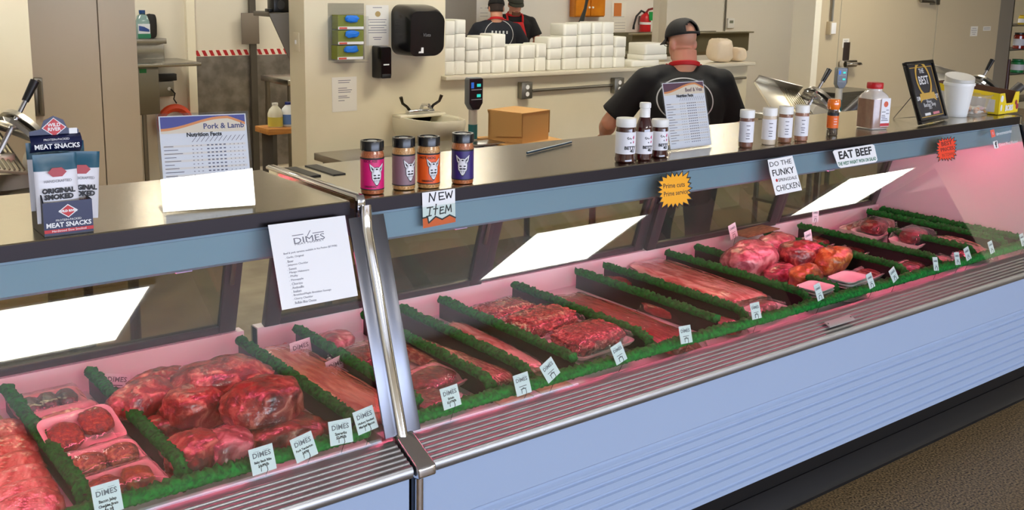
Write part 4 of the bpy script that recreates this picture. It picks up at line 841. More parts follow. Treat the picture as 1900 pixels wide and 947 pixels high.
zz_ = poly_px([(785,424),(784,405),(793,403),(795,414),(808,402),(820,407),(834,399),(845,404),(845,412)], M); MB().prism(list(reversed(zz_)), .0006, .001).build('orange_base', mat('orange_paper',(238,96,20),.6), t, smooth=False)
zl = poly_px([(784,405),(793,403),(795,414),(808,402),(820,407),(834,399),(845,404)], M); strokes(MB(), [zl], .004, depth=.0014).build('zigzag_line', INK, t, smooth=False)
L = []
for ch in ([(796,375),(797,359),(805,373),(808,357)],[(823,357),(814,358),(815,371),(825,369)],[(815,365),(822,364)],[(826,356),(829,368),(832,358),(836,367),(839,354)],
           [(792,386),(803,384)],[(798,385),(796,401)],[(791,402),(800,400)],[(809,379),(807,399)],[(804,388),(812,387)],[(823,384),(817,385),(816,397),(824,395)],[(816,391),(822,389)],[(826,396),(828,381),(832,391),(836,380),(837,393)]): L.append(poly_px(ch, M))
strokes(MB(), L, .0032, depth=.0013).build('hand_lettering', INK, t, smooth=False)
def star(u, v, rx, ry, m, label, n=22, k0=.82, seed=1):
    M = glass_frame(u, v); rn = random.Random(seed); t = thing('starburst_sign', label, 'sign', M=M)
    def ring(g):
        pts = []
        for i in range(2*n):
            a = 2*PI*i/(2*n)+.12; sq = min(1.28, 1/max(abs(math.cos(a)),abs(math.sin(a))))**.8; q = (1.0+.12*rn.random() if i%2 else k0)*sq; x, y = rx*q*math.cos(a)*g, ry*q*math.sin(a)*g; pts.append((u+x, v+y-.10*x))
        return poly_px(pts, M)
    st = rn.getstate(); a_ = ring(1.09); rn.setstate(st); b_ = ring(.98)
    MB().prism(a_, 0, .0005).build('star_outline', INK, t, smooth=False); MB().prism(b_, .0006, .001).build('star_face', m, t, smooth=False); return t, M
# bumper stickers on the glass
M = glass_frame(1456,325); t = thing('glass_sticker', 'white sticker reading Do the Funky Chicken', 'sticker', M=M); s = mpp(M.translation)
MB().prism(poly_px([(1424,297),(1470,289),(1488,353),(1439,363),(1428,320)], M), 0, .0005).build('sticker', PAPER, t, smooth=False)
def px_text(tx, p0, p1, hpx, m, t, M, **kw):
    """a line of type running from photo point p0 to p1 on the sticker"""
    a, b = [Vector((*q,0)) for q in poly_px([p0, p1], M)]; d = b-a; me = text_mesh(tx, 1.0, depth=.0004, **kw); xs = [v.co.x for v in me.vertices]; ys = [v.co.y for v in me.vertices]
    hx = hpx*mpp(M.translation); me.materials.clear(); me.materials.append(m); an = math.atan2(d.y,d.x)
    for v in me.vertices: v.co = Tr(*((a+b)/2).xy,.0009) @ Rot(an,'Z') @ Vector(((v.co.x-(min(xs)+max(xs))/2)/(max(xs)-min(xs))*d.length, (v.co.y-(min(ys)+max(ys))/2)/(max(ys)-min(ys))*hx, v.co.z))
    return link('lettering', me, t)
px_text('DO THE',(1428,306),(1468,299),9,INK,t,M); px_text('FUNKY',(1433,322),(1473,315),12,INK,t,M,bold=.01); px_text('SPRINGDALE',(1444,335),(1478,329),6,INK,t,M); px_text('CHICKEN',(1440,351),(1483,342),11,INK,t,M)
hx = poly_px([(1441,335)],M)[0]; MB().prism(ell(hx[0],hx[1],.006,.006,8), .0006, .001).build('red_heart', RED, t, smooth=False)
M = glass_frame(1586,290); t = thing('glass_sticker', 'white sticker reading EAT BEEF with a green line below', 'sticker', M=M)
MB().prism(poly_px([(1545,282),(1548,279),(1618,268),(1622,270),(1628,297),(1625,301),(1560,312),(1555,309)], M), 0, .0005).build('sticker', PAPER, t, smooth=False)
px_text('EAT BEEF',(1556,289),(1617,279),15,INK,t,M,bold=.03); px_text("THE WEST WASN'T WON ON SALAD",(1555,305),(1625,294),7,mat('ink_green',(20,110,76),.6),t,M,bold=.02)
M = glass_frame(1860,250); t = thing('glass_sticker', 'white camera-app sticker lettering at the far right end of the glass', 'sticker', M=M)
a_ = poly_px([(1837,242),(1844,240),(1847,253),(1840,256)], M); MB().prism(a_, 0, .0006).build('app_icon', mat('app_orange',(236,100,80),.5), t, smooth=False); px_text('dimesmeatmkt',(1848,249),(1877,243),6,LT,t,M)
c_ = [sum(q[0] for q in a_)/4, sum(q[1] for q in a_)/4]; MB().prism(ell(*c_,.005,.006), .0008, .0011).build('icon_lens', LT, t, smooth=False); MB().prism(ell(*c_,.0035,.0045), .0012, .0014).build('icon_lens', mat('app_pink',(214,70,130),.5), t, smooth=False)
M = glass_frame(1868,268); t = thing('glass_sticker', 'white F-icon sticker lettering below the camera-app one, right end of the glass', 'sticker', M=M)
MB().prism(poly_px([(1842,263),(1850,261),(1853,275),(1845,276)], M), 0, .0006).build('app_icon', LT, t, smooth=False); px_text('f',(1846,269),(1850,268),11,INK,t,M,bold=.03); px_text('Dimes Meat Market',(1854,269),(1888,262),6,LT,t,M)
t, M = star(1252,353,29,30,mat('star_yellow',(244,170,24),.6),'yellow starburst sign lettered Prime cuts, Prime service')
px_text('Prime cuts',(1230,346),(1270,342),9,INK,t,M,shear=.15,bold=.01); px_text('Prime service',(1231,361),(1276,355),9,INK,t,M,shear=.15,bold=.01)
t, M = star(1756,277,17,20,mat('star_red',(238,66,30),.6),'orange-red starburst sign at the right end of the glass',seed=3)
IM = mat('ink_maroon',(120,20,14),.6)
px_text('BEST',(1746,268),(1766,264),8,IM,t,M,bold=.03); px_text('PRICES',(1745,279),(1769,274),7,IM,t,M,bold=.03); px_text('IN TOWN',(1748,289),(1769,285),6,IM,t,M)
# flavour list taped over the left glass
M = glass_frame(580,490,.004); t = thing('paper_sign', 'white typed flavour list taped on the left glass beside the chrome post', 'sign', M=M)
MB().prism(poly_px([(497,418),(640,400),(664,549),(523,576)], M), 0, .0005).build('sheet', PAPER, t, smooth=False)
px_text('DIMES',(545,448),(602,438),11,INK_G,t,M); px_text('MEAT MARKET',(547,454),(601,445),3.5,INK_G,t,M); px_text('Beef & pork varieties available in 4oz Patties ($7.99/lb)',(526,472),(625,456),4.5,mat('ink_mid',(110,108,120),.7),t,M)
f = MB(); strokes(f,[poly_px([(542,438),(562,435)],M),poly_px([(580,433),(600,430)],M),poly_px([(570,438),(575,428)],M)],.0018,depth=.0011); f.build('printed_rule', INK_G, t, smooth=False)
for k, (tx, w_) in enumerate((('Garlic, Original',30),('Beer',10),('Jalapeno Cheddar',36),('Sweet',13),('Mango Habanero',35),('Philly',13),('Pineapple',22),('Chorizo',19),('Andouille',20),('Italian',14),('Breakfast/Maple Breakfast Sausage',68),('Cherry Cheddar',33),('Buffalo Blue Cheese',38))):
    x0_, y0_ = 529+1.32*k, 479.5+6.95*k; px_text('. '+tx,(x0_,y0_),(x0_+4+w_,y0_-(4+w_)*.155),4.6,mat('ink_mid',(110,108,120),.7),t,M)
# maker's plate
P = at(1550,596,y=2.03); t = thing('maker_plate', 'small engraved metal plate on the ribbed bumper of the right case', 'name plate', M=frame(Vector((P.x,2.012,.6835)), Vector((1,0,0)), Vector((0,.083,.036)).normalized(), Vector((0,-.036,.083)).normalized()))
MB().box((-.075,-.014,-.002),(.075,.014,.003)).build('plate', mat('plate_light',(196,194,190),.55,.6), t, bevel=.001); 
for x in (-.068,.066): MB().cyl((x,.002,.002),(x,.002,.0035),.003).build('rivet', BLACK_PL, t)
for k in range(5): MB().box((-.04+.018*k,-.006,.002),(-.03+.018*k,.006,.0028)).build('engraved_mark', mat('engrave',(110,108,106),.5,.4), t, smooth=False)
# ------------------------------------------------------------------ behind the counter: service wall and its fittings
def W(u, v, y=YW): return at(u, v, y=y)
GREYP = mat('grey_panel', (204,190,168), .5)
FX = Vector((1,0,0)); FZ = Vector((0,0,1)); FN = Vector((0,-1,0))
def wallframe(u, v, y=YW): return frame(W(u, v, y), FX, FZ, FN)
def wfd(u, v, d):                                         # wall frame for a thing whose front stands d off the wall
    P = at(u, v, y=YW-d); return frame(Vector((P.x, YW, P.z)), FX, FZ, FN)
def wb(mb, name, m, par, **k): return mb.build(name, m, par, **k)
# towel dispenser
Dd = .20; xa_, xb_ = W(727,60).x, at(819,60,y=YW-Dd*.7).x; Wd = xb_-xa_; zb_ = at(775,103,y=YW-Dd*.5).z; Hd = at(765,9,y=YW-Dd*.5).z-zb_
t = thing('towel_dispenser', 'large black paper towel dispenser on the cream wall', 'towel dispenser', M=frame(Vector(((xa_+xb_)/2, YW, zb_)), FX, FZ, FN))
rings = []
for q in (0,.25,.55,.8,.94,1):
    w_, h_ = Wd*(1-.10*q**4), Hd*(1-.12*q**3)
    rings.append([(x*(1+.03*math.cos(q*2)), y+h_/2+.0, Dd*q*(1-.12*(abs(y-.02)/(h_/2))**3)) for x, y in rrect(w_, h_, .06, 6)])
MB().loft(rings).build('dispenser_cover', mat('smoke_black', (20,20,22), .22), t, ang=50)
MB().box((-.05,.012,Dd*.55),(.03,.05,Dd*.86)).build('outlet_slot', BLACK_R, t, smooth=False); MB().box((-.055,.02,Dd*.86),(-.02,.055,Dd*.9)).build('paper_end', PAPER, t, smooth=False)
text('lettering', 'Vista', .03, mat('logo_grey', (120,120,122), .4), t, Tr(-.01,Hd*.42,Dd*.985+.002), shear=.3)
# soap dispenser
t = thing('soap_dispenser', 'small black soap dispenser below the towel dispenser', 'soap dispenser', M=wfd(713,146,.08)); h_ = .20; w_ = at(731,120,y=YW-.1).x-W(695,120).x
MB().loft([[(x,y+h_/2,z) for x,y in rrect(w_*k, h_*k2, .012, 4)] for k,k2,z in ((1,1,0),(1,1,.06),(.94,.95,.10),(.9,.9,.105))]).build('dispenser_cover', mat('soap_black', (12,12,13), .15), t)
MB().box((-w_*.4,.004,.02),(w_*.4,.03,.112)).build('push_bar', BLACK_PL, t, bevel=.004); MB().box((-.02,h_*.42,.1055),(.02,h_*.46,.1062)).build('logo_mark', LT, t, smooth=False)
# glove boxes in a clear rack
t = thing('glove_rack', 'clear acrylic wall rack for glove boxes', 'rack', M=wallframe(643,111)); gw = (W(672,60)-W(624,60)).x; gh = 26.5*mpp(W(648,60)); rw = (W(678,60)-W(611,60)).x; RH = 104*mpp(W(645,60))
MB().box((-rw/2,0,0),(rw/2,RH,.004)).build('back_plate', ACRYL, t, smooth=False)
for x in (-gw/2-.016, gw/2+.013): MB().box((x,0,.004),(x+.003,RH*.78,.09)).build('rack_side', ACRYL, t, smooth=False)
MB().box((-gw/2-.016,-.012,.004),(gw/2+.016,-.009,.09)).build('rack_shelf', ACRYL, t, smooth=False)
OLIVE = mat('glove_box_green', (120,128,44), .55)
for k, (u, v, lb) in enumerate(((647,42,'top'),(647,70,'middle'),(646,98,'bottom'))):
    o = thing('glove_box', '%s olive glove box with blue gloves in its opening, in the wall rack' % lb, 'glove box', M=wfd(u+1,v-1,.06), group='glove boxes in the wall rack')
    MB().box((-gw/2+.002,-gh*.48,.006),(gw/2-.002,gh*.48,.08)).build('box', OLIVE, o, smooth=False)
    MB().box((-gw/2+.002,-gh*.48,.0802),(gw/2-.002,-gh*.30,.0812)).build('box_band', LT, o, smooth=False); MB().box((-gw/2+.01,-gh*.46,.0814),(-gw*.15,-gh*.34,.082)).build('box_print', mat('print_red',(206,80,54),.5), o, smooth=False)
    b = blob((gw*.5,gh*.5,.02), 140+k, .25); bb = b.build('gloves', BLUE, o, ang=80); bb.location = (.02*gw,.02,.078)
# notices on the wall
def notice(u, v, wpx, hpx, label, rows, y=YW, name='wall_notice', logo=None):
    t = thing(name, label, 'notice', M=frame(W(u,v,y)+Vector((0,-.001,0)), FX, FZ, FN)); s = mpp(W(u,v,y)); w_ = (W(u+wpx/2,v,y)-W(u-wpx/2,v,y)).x; h_ = hpx*s
    MB().box((-w_/2,-h_/2,0),(w_/2,h_/2,.001)).build('sheet', mat('notice_paper',(232,228,216),.7), t, smooth=False)
    f = MB()
    for k, (a, b, q) in enumerate(rows): f.box((a*w_-w_/2, h_*(.5-q)-.002, .001),(b*w_-w_/2, h_*(.5-q)+.002, .0015))
    f.build('printed_lines', INK_G, t, smooth=False)
    if logo: MB().prism(ell(logo[0]*w_-w_/2, h_*(.5-logo[1]), w_*.12, h_*.07), .001, .0016).build('printed_logo', mat('logo_tan',(176,150,96),.6), t, smooth=False)
    return t
notice(700,47,42,74,'printed hand-wash notice right of the glove boxes',[(.3,.7,.06),(.1,.9,.36),(.15,.85,.42),(.1,.9,.5),(.2,.8,.56),(.1,.9,.62),(.1,.9,.68),(.3,.7,.8),(.35,.65,.85)],logo=(.52,.22))
notice(639,175,46,64,'plain typed notice taped below the glove boxes',[(.25,.75,.1),(.25,.7,.16),(.25,.6,.32),(.25,.8,.38),(.25,.75,.44),(.25,.6,.55),(.25,.7,.6),(.25,.5,.68)])
def plate(name, label, cat, u, v, y, w_, h_, d_, m, slots=()):
    t = thing(name, label, cat, M=wallframe(u,v,y)); MB().box((-w_/2,-h_/2,0),(w_/2,h_/2,d_)).build('box', m, t, bevel=.004)
    MB().box((-w_*.42,-h_*.42,d_),(w_*.42,h_*.42,d_+.003)).build('cover_plate', STEEL_D, t, bevel=.001)
    for (x, z) in slots: MB().cyl((x,z,d_+.002),(x,z,d_+.005),.016,n=14).build('socket', WHITE_PL, t)
    return t
plate('outlet_box','grey surface outlet box on the half wall, left one','outlet',970,167,YW,.095,.115,.05,STEEL_D,((.0,.024),(0,-.024)))
plate('outlet_box','grey surface outlet box on the half wall, right one','outlet',1141,158,YW,.095,.115,.05,STEEL_D,((.0,.024),(0,-.024)))
a_, b_ = W(984,168), W(1132,158); c_ = W(1188,155)
o = MB().tube([(a_.x,YW-.02,a_.z),(b_.x,YW-.02,b_.z)], .011, 8).build('conduit', STEEL_D, None); tag(o,'thin metal conduit between the two outlet boxes','conduit')
o = MB().tube([(W(1150,158).x,YW-.02,W(1150,157).z),(W(1380,144).x,YW-.02,W(1380,144).z)], .011, 8).build('conduit', STEEL_D, None); tag(o,'thin metal conduit running right behind the man','conduit')
P = wallframe(554,80,YW+.1); t = thing('light_switch','cream light switch on the narrow end of the wall','switch', M=frame(Vector((xp-.0,YW+.1,W(553,80).z)), Vector((0,-1,0)), FZ, Vector((-1,0,0)))); MB().box((-.035,-.057,0),(.035,.057,.006)).build('switch_plate', WALLC, t, bevel=.002); MB().box((-.005,-.012,.006),(.005,.012,.014)).build('toggle', WHITE_PL, t)

# hand sink
x0, x1 = W(727,212).x, W(812,210).x; zt = W(770,212).z
t = thing('hand_sink', 'white wall-hung hand sink under the soap dispenser', 'sink', ((x0+x1)/2, YW, zt)); sw = x1-x0; PORC = mat('porcelain', (226,220,196), .18, coat=.4)
def ringD(e, z, d=.42): return [(x*(sw/2-e)/(sw/2), y, z) for x, y in [(-sw/2,-.0),(sw/2,-.0),(sw/2,-d*.6),(sw*.36,-d+.03+e),(sw*.2,-d+e),(-sw*.2,-d+e),(-sw*.36,-d+.03+e),(-sw/2,-d*.6)]]
MB().loft([ringD(.06,-.17,.34),ringD(.01,-.09),ringD(0,-.02),ringD(.004,0),ringD(.03,0),ringD(.04,-.01),ringD(.09,-.12,.34)], cap=True).build('basin', PORC, t, ang=50)
MB().box((-sw/2,-.10,-.01),(sw/2,-.002,.012)).build('backsplash', PORC, t, bevel=.008, seg=3)
f = MB().box((-.10,-.085,.012),(.10,-.035,.04)); f.build('faucet_body', CHROME, t, bevel=.01, seg=3); MB().tube([(0,-.06,.03),(0,-.09,.07),(0,-.16,.075),(0,-.18,.05)], .011, 10).build('spout', CHROME, t)
for sx in (-1,1): MB().tube([(sx*.08,-.06,.035),(sx*.10,-.06,.06),(sx*.14,-.07,.085),(sx*.155,-.075,.125)], [.011,.009,.009,.012], 8).build('lever_handle', mat('lever_dark', (60,56,50), .2, 1), t)

# ------------------------------------------------------------------ white foam boxes stacked on the ledge
FB = mat('foam_box', (240,238,224), .55); GM['fb'] = {}
def foam_box(w_, d_, h_):
    k = (round(w_,3), round(d_,3), round(h_,3))
    if k not in GM['fb']:
        mb = MB()
        def rg(e, z): return [(x,y,z) for x,y in rrect(w_-2*e,d_-2*e,.02,3)]
        mb.loft([rg(.003,0),rg(0,.003),rg(0,h_-.005),rg(.0015,h_-.002),rg(.004,h_)]); GM['fb'][k] = mb.build('tmp', FB, None, ang=50).data; bpy.data.objects.remove([o for o in bpy.data.objects if o.name.startswith('tmp')][0])
    return GM['fb'][k]
LZ = 1.2325
ST = [(826,846,38,'tall, leftmost'),(846,866,36,'tall, second'),(867,890,70,'third from the left'),(892,914,66,'fourth from the left'),(915,940,63,'fifth from the left'),(942,966,83,'sixth from the left'),(968,995,82,'seventh from the left'),
      (997,1016,80,'eighth from the left'),(1018,1044,69,'ninth from the left'),(1046,1072,44,'tenth from the left'),(1074,1098,42,'eleventh from the left'),(1100,1118,41,'twelfth from the left'),(1119,1140,41,'thirteenth from the left'),(1142,1163,67,'fourteenth from the left')]
for u0, u1, vt, nm in ST:
    y = YW+.10; um = (u0+u1)/2; xa, xb = at(u0,110,y=y-.09).x, at(u1,110,y=y-.09).x; w_ = (xb-xa)*.985; H = at(um,vt,y=y).z-LZ; n = max(2, round(H/.085)); h_ = round(H/n,3)
    for k in range(n):
        o = link('foam_box', foam_box(round(w_,3), .17, h_)); o.location = ((xa+xb)/2+.003*math.sin(k*2.1+u0), y+.003*math.cos(k*1.7+u0), LZ+.0005+(h_+.0004)*k); o.rotation_euler.z = .03*math.sin(k*3.3+u0)
        tag(o, 'white foam box, %s in the ledge stack that is %s' % ('topmost' if k == n-1 else ('at the bottom' if k == 0 else NTH[k]+' up'), nm), 'foam box', 'foam boxes stacked on the ledge')
for k, (u, v, w_, h_, lb) in enumerate(((1182,118,.30,.045,'low white foam box lying flat at the right end of the ledge'),(1200,118,.26,.04,'low white foam box under the clamshell at the right end of the ledge'))):
    o = link('foam_box', foam_box(w_, .2, h_)); P = at(u, v, y=YW+.1); o.location = (P.x, YW+.1+.0*k, LZ+.0005+.046*k); tag(o, lb, 'foam box', 'foam boxes stacked on the ledge')
o = link('foam_box', foam_box(.24, .2, .085)); o.location = (at(1201,100,y=YW+.1).x, YW+.1, LZ+.0005+.0875); tag(o, 'white ribbed clamshell box on top of the low pile, right end of the ledge', 'foam box', 'foam boxes stacked on the ledge')
# paper bags at the end of the ledge
TAN = mat('tan_plastic', (226,206,176), .5)
for u, v, wpx, hpx, lb in ((1334,113,40,43,'tan plastic bread bag bundle on the end of the half wall'),(1366,112,22,26,'small tan plastic bundle beside the larger one')):
    P = at(u, v, y=YW+.08); s = mpp(P); o = blob((wpx*s*1.15, .16, hpx*s), u, .12, sq=.55).build('bag_bundle', TAN, None, ang=80); o.location = (P.x, YW+.08, LZ+.001); tag(o, lb, 'bag')
o = MB().tube([(-.05,0,0),(-.03,0,.07),(.01,0,.10),(.05,0,.07),(.055,0,.0)], .016, 8).build('bag_knot', TAN, None); P = at(1357,90,y=YW+.14); o.location = (P.x, YW+.2, LZ+.001); tag(o,'twisted tan bag end standing behind the bundles','bag')

# ------------------------------------------------------------------ work tables, boxes, scales and slicers behind the case
def table(x0, x1, y0, y1, z, label, m=STEEL):
    t = thing('work_table', label, 'table', ((x0+x1)/2,(y0+y1)/2,0)); hx, hy = (x1-x0)/2, (y1-y0)/2
    MB().box((-hx,-hy,z-.04),(hx,hy,z)).build('tabletop', m, t, bevel=.005); MB().box((-hx+.03,-hy+.03,.25),(hx-.03,hy-.03,.27)).build('undershelf', STEEL_D, t, smooth=False)
    for sx in (-1,1):
        for sy_ in (-1,1): MB().cyl((sx*(hx-.05),sy_*(hy-.05),0),(sx*(hx-.05),sy_*(hy-.05),z-.04),.02,n=10).build('leg', STEEL_D, t)
    return t
table(-1.4,1.25,3.75,4.45,.92,'steel work table behind the left case, under the left slicer')
table(2.55,4.05,4.25,4.95,.92,'steel work table behind the case, under the cardboard boxes and scale')
table(4.78,7.6,3.32,4.32,.92,'steel work table behind the right case, under the two right slicers')
table(6.2,7.2,4.38,4.95,.92,'small steel stand holding the stack of ribbed trays')
def carton(name, label, u, v, y, w_, d_, h_, z, rz, flaps=True):
    P = at(u, v, y=y); t = thing(name, label, 'cardboard box', (P.x, y, z), rz); e = .004
    MB().box((-w_/2,-d_/2,0),(w_/2,d_/2,e)).build('bottom', CARD, t, smooth=False)
    for a, b in (((-w_/2,-d_/2,e),(w_/2,-d_/2+e,h_)),((-w_/2,d_/2-e,e),(w_/2,d_/2,h_)),((-w_/2,-d_/2+e,e),(-w_/2+e,d_/2-e,h_)),((w_/2-e,-d_/2+e,e),(w_/2,d_/2-e,h_))): MB().box(a,b).build('side', CARD, t, smooth=False)
    if flaps:
        MB().box((-w_/2-.004,-d_/2-.004,h_),(w_/2+.004,d_/2+.004,h_+e)).build('lid', CARD, t, smooth=False)
        for sx in (-1,1): MB().prism([(-d_/2,0),(d_/2,0),(d_/2*.5,-h_*.85),(-d_/2,-h_*.75)], 0, e, T=Tr(sx*(w_/2+.006)-(e if sx<0 else 0),0,h_)@frame(Vector((0,0,0)),Vector((0,1,0)),Vector((0,0,1)),Vector((1,0,0)))@Rot(.0,'X')).build('side_flap', CARD, t, smooth=False)
    return t
yb = 4.45
zt1 = at(975,258,y=yb).z
carton('cardboard_box','brown cardboard box with a folded lid, on top of the lower carton', 962,240,yb,.24,.24,.165,zt1,math.radians(14))
carton('cardboard_box','flat brown carton under the folded-lid box', 966,266,yb,.40,.34,zt1-.922,.921,math.radians(-5))
def scale_pole(u, vt, vb, y, label, wpx, turn=0):
    P = at(u, vb, y=y); s = mpp(P); zt_ = at(u, vt, y=y).z; t = thing('scale', label, 'scale', (P.x, y, .921), turn); H = zt_-.921; w_ = wpx*s; hd = w_*1.95
    MB().box((-.12,-.06,.0),(.12,.14,.05)).build('scale_base', WHITE_PL, t, bevel=.01); MB().box((-.10,-.05,.058),(.10,.08,.066)).build('weigh_plate', STEEL, t, bevel=.003); MB().box((-.03,-.03,.048),(.03,.03,.06)).build('platform_stem', STEEL_D, t, smooth=False)
    MB().cyl((0,.115,.045),(0,.115,H-hd),.024,n=12).build('pole', mat('pole_grey',(186,180,164),.4), t); MB().cyl((0,.115,H-hd-.16),(0,.115,H-hd-.08),.0255,n=12).build('pole_sticker', mat('sticker_teal',(18,96,96),.4), t)
    MB().prism([(-w_/2,hd*.2),(-w_*.25,0),(w_*.25,0),(w_/2,hd*.2),(w_/2,hd*.95),(w_*.42,hd),(-w_*.42,hd),(-w_/2,hd*.95)], 0, .045, T=frame(Vector((0,.135,H-hd)),FX,FZ,FN)).build('display_head', mat('head_grey',(110,114,114),.4), t, bevel=.004)
    D = frame(Vector((0,.089,H-hd)),FX,FZ,FN)
    MB().prism([(-w_*.485,hd*.21),(-w_*.24,.004),(w_*.24,.004),(w_*.485,hd*.21),(w_*.485,hd*.97),(-w_*.485,hd*.97)], 0, .002, T=D).build('display_face', mat('face_dark',(14,18,26),.15), t, smooth=False)
    SC = mat('screen_teal',(40,190,180),.4,emit=(40,190,180),estr=.8); 
    for z in (.72,.40): MB().box((.05*w_,hd*z,.002),(.33*w_,hd*(z+.09),.003), T=D).build('display_digits', SC, t, smooth=False)
    MB().box((-.38*w_,hd*.68,.002),(-.18*w_,hd*.86,.003), T=D).build('display_logo', mat('screen_blue',(30,100,200),.4,emit=(30,100,200),estr=.5), t, smooth=False)
    f = MB()
    for z in (.62,.32): f.box((-.36*w_,hd*z,.002),(.4*w_,hd*z+.004,.0028), T=D)
    f.build('display_rule', mat('rule_grey',(150,160,170),.4), t, smooth=False)
scale_pole(900,147,270,4.42,'pole scale with a dark teal-lit display, left of the cardboard box',31)
scale_pole(1571,128,200,4.12,'pole scale display in front of the walk-in latch',20,math.radians(-25))
# slicers
def slicer(u, v, y, rz, label, handle=True):
    P = at(u, v, y=y); t = thing('meat_slicer', label, 'meat slicer', (P.x, y, .921), rz); ALU = mat('cast_aluminium',(190,186,176),.3,1); H = at(u, v, y=y).z-.921
    c = H  # carriage height above the table
    MB().loft([[(x,y_,z) for x,y_ in rrect(w_,d_,.08,5)] for w_,d_,z in ((.60,.42,0),(.60,.42,.08),(.50,.34,.12),(.26,.22,c*.45),(.20,.18,c*.62))]).build('slicer_base', ALU, t)
    MB().lathe([(.001,-.012),(.15,-.012),(.158,0),(.15,.012),(.001,.012)], 36, T=Tr(.06,-.02,c*.82)@Rot(PI/2-.5,'Y')).build('blade', CHROME, t)
    MB().lathe([(.10,.012),(.17,.012),(.17,.03),(.08,.05),(.001,.05)], 30, T=Tr(.07,-.02,c*.82)@Rot(PI/2-.5,'Y')).build('blade_guard', ALU, t)
    # tilted ribbed food table
    T = Tr(-.02,0,c*.80+.03)@Rot(.62,'X')@Rot(.26,'Y'); tb = MB(); tb.box((-.34,-.15,0),(.02,.15,.014), T=T); o = tb.build('food_table', mat('table_pale',(226,220,200),.3,.6), t, bevel=.002)
    for q in range(8): MB().box((-.14+.02*q,-.145,.014),(-.132+.02*q,.145,.020), T=T).build('table_rib', mat('rib_grey',(150,144,128),.35,.8), t, smooth=False)
    MB().box((-.34,.14,0),(.02,.152,.06), T=T).build('back_fence', ALU, t, bevel=.002)
    MB().tube([(-.08,-.06,c*.80),(.05,-.05,c*.80+.20)], [.011,.009], 10).build('pusher_rod', CHROME, t); MB().tube([(.05,-.05,c*.80+.20),(.095,-.045,c*.80+.27)], [.013,.017], 12).build('rod_knob', BLACK_PL, t)
    MB().box((-.11,-.09,c*.66),(-.02,-.03,c*.86)).build('carriage_arm', ALU, t, bevel=.006)
    if handle: MB().tube([(.12,-.14,c*.72),(.26,-.16,c*.80+.10)], [.03,.034], 14).build('index_handle', mat('handle_grey',(70,66,62),.45), t); MB().cyl((-.2,-.25,.08),(-.2,-.20,.08),.035,n=16).build('index_knob', BLACK_PL, t)
    return t
slicer(1500,198,3.72,math.radians(-18),'silver meat slicer with a ribbed tray and raised handle, right of the man')
slicer(1806,170,3.66,math.radians(-18),'farther silver meat slicer behind the white bin')
slicer(14,256,4.1,math.radians(15),'silver meat slicer at the far left edge behind the snack box', False)
# rack of dark grey trays behind the second scale
P = at(1558,166,y=4.66); t = thing('tray_stack','stack of ribbed dull metal trays behind the orange grinder','tray stack',(P.x,4.66,.921)); hh_ = (P.z-.921)/5
for k in range(5): MB().loft([[(x,y_,z) for x,y_ in rrect(w_,.30,.02,3)] for w_,z in ((.46,hh_*k),(.50,hh_*(k+.8)),(.52,hh_*(k+.82)),(.52,hh_*(k+.95)),(.47,hh_*(k+.96)))]).build('tray', mat('tray_dull',(116,112,100),.4,.8), t)
# long knife-rod on the counter back edge
a_, b_ = at(978,284,z=ZT+.005), at(1060,264,z=ZT+.005); o = MB().tube([a_, b_], .004, 8).build('sharpening_steel', mat('steel_blue',(70,92,110),.4,.3), None); tag(o,'thin grey rod lying along the back of the counter','rod')

# ------------------------------------------------------------------ right: walk-in cooler front, latch, notices
YC = 5.75; xc0, xc1 = at(1514,60,y=YC).x, at(1851,60,y=YC).x
COOL = mat('cooler_panel',(196,181,150),.5)
slab('wall_cooler', (xc0,YC,0), (xc1,YC+.12,HZ), COOL)
slab('trim_2', (xc0-.09,YC-.04,0), (xc0,YC+.2,HZ), mat('cream_trim',(236,230,208),.5)); slab('trim_3', (at(1735,60,y=YC).x-.006,YC-.004,0), (at(1735,60,y=YC).x+.006,YC,HZ), mat('seam_grey',(168,160,138),.6)); slab('trim_4', (at(1557,60,y=YC).x-.004,YC-.003,0), (at(1557,60,y=YC).x+.004,YC,HZ), mat('seam_grey',(168,160,138),.6))
slab('wall_cooler_side', (xc1,YC,0), (xc1+.30,YC+.45,HZ), mat('grey_jamb',(136,128,114),.6))
t = thing('door_latch','chrome walk-in door latch on dark plates','door latch',M=wallframe(1568,118,YC)); MB().box((-.05,-.19,0),(.05,.20,.006)).build('latch_plate', mat('plate_brown',(46,34,28),.5), t, bevel=.001)
MB().box((-.11,-.035,.006),(.13,.035,.05)).build('latch_body', CHROME, t, bevel=.012, seg=3); MB().tube([(-.08,0,.05),(-.02,.005,.085),(.12,.0,.085),(.15,-.005,.07)], [.014,.016,.016,.018], 10).build('latch_handle', CHROME, t); MB().cyl((-.1,.0,.03),(-.1,.0,.07),.03,n=14).build('latch_pivot', CHROME, t)
P = W(1541,45,YC); t = thing('switch_box','cream switch box at the end of the wall conduit','switch box',M=wallframe(1538,52,YC)); MB().box((-.045,-.06,0),(.045,.06,.05)).build('box', COOL, t, bevel=.004); MB().box((-.035,-.05,.05),(.035,.05,.054)).build('cover_plate', WHITE_PL, t, bevel=.001); MB().cyl((.0,.06,.025),(.0,HZ-W(1538,52,YC).z-.005,.025),.012,n=8).build('conduit', STEEL_D, t)
notice(1569,80,12,17,'small white notice above the walk-in latch',[(.2,.8,.2),(.3,.7,.35),(.2,.8,.5),(.3,.7,.65)],YC); notice(1807,58,13,18,'small square notice at the right end of the walk-in wall',[(.2,.8,.2),(.1,.9,.4),(.2,.8,.6),(.3,.7,.8)],YC); notice(1831,53,14,8,'tiny cream strip sign beside the square notice',[(.1,.9,.35),(.1,.9,.65)],YC)
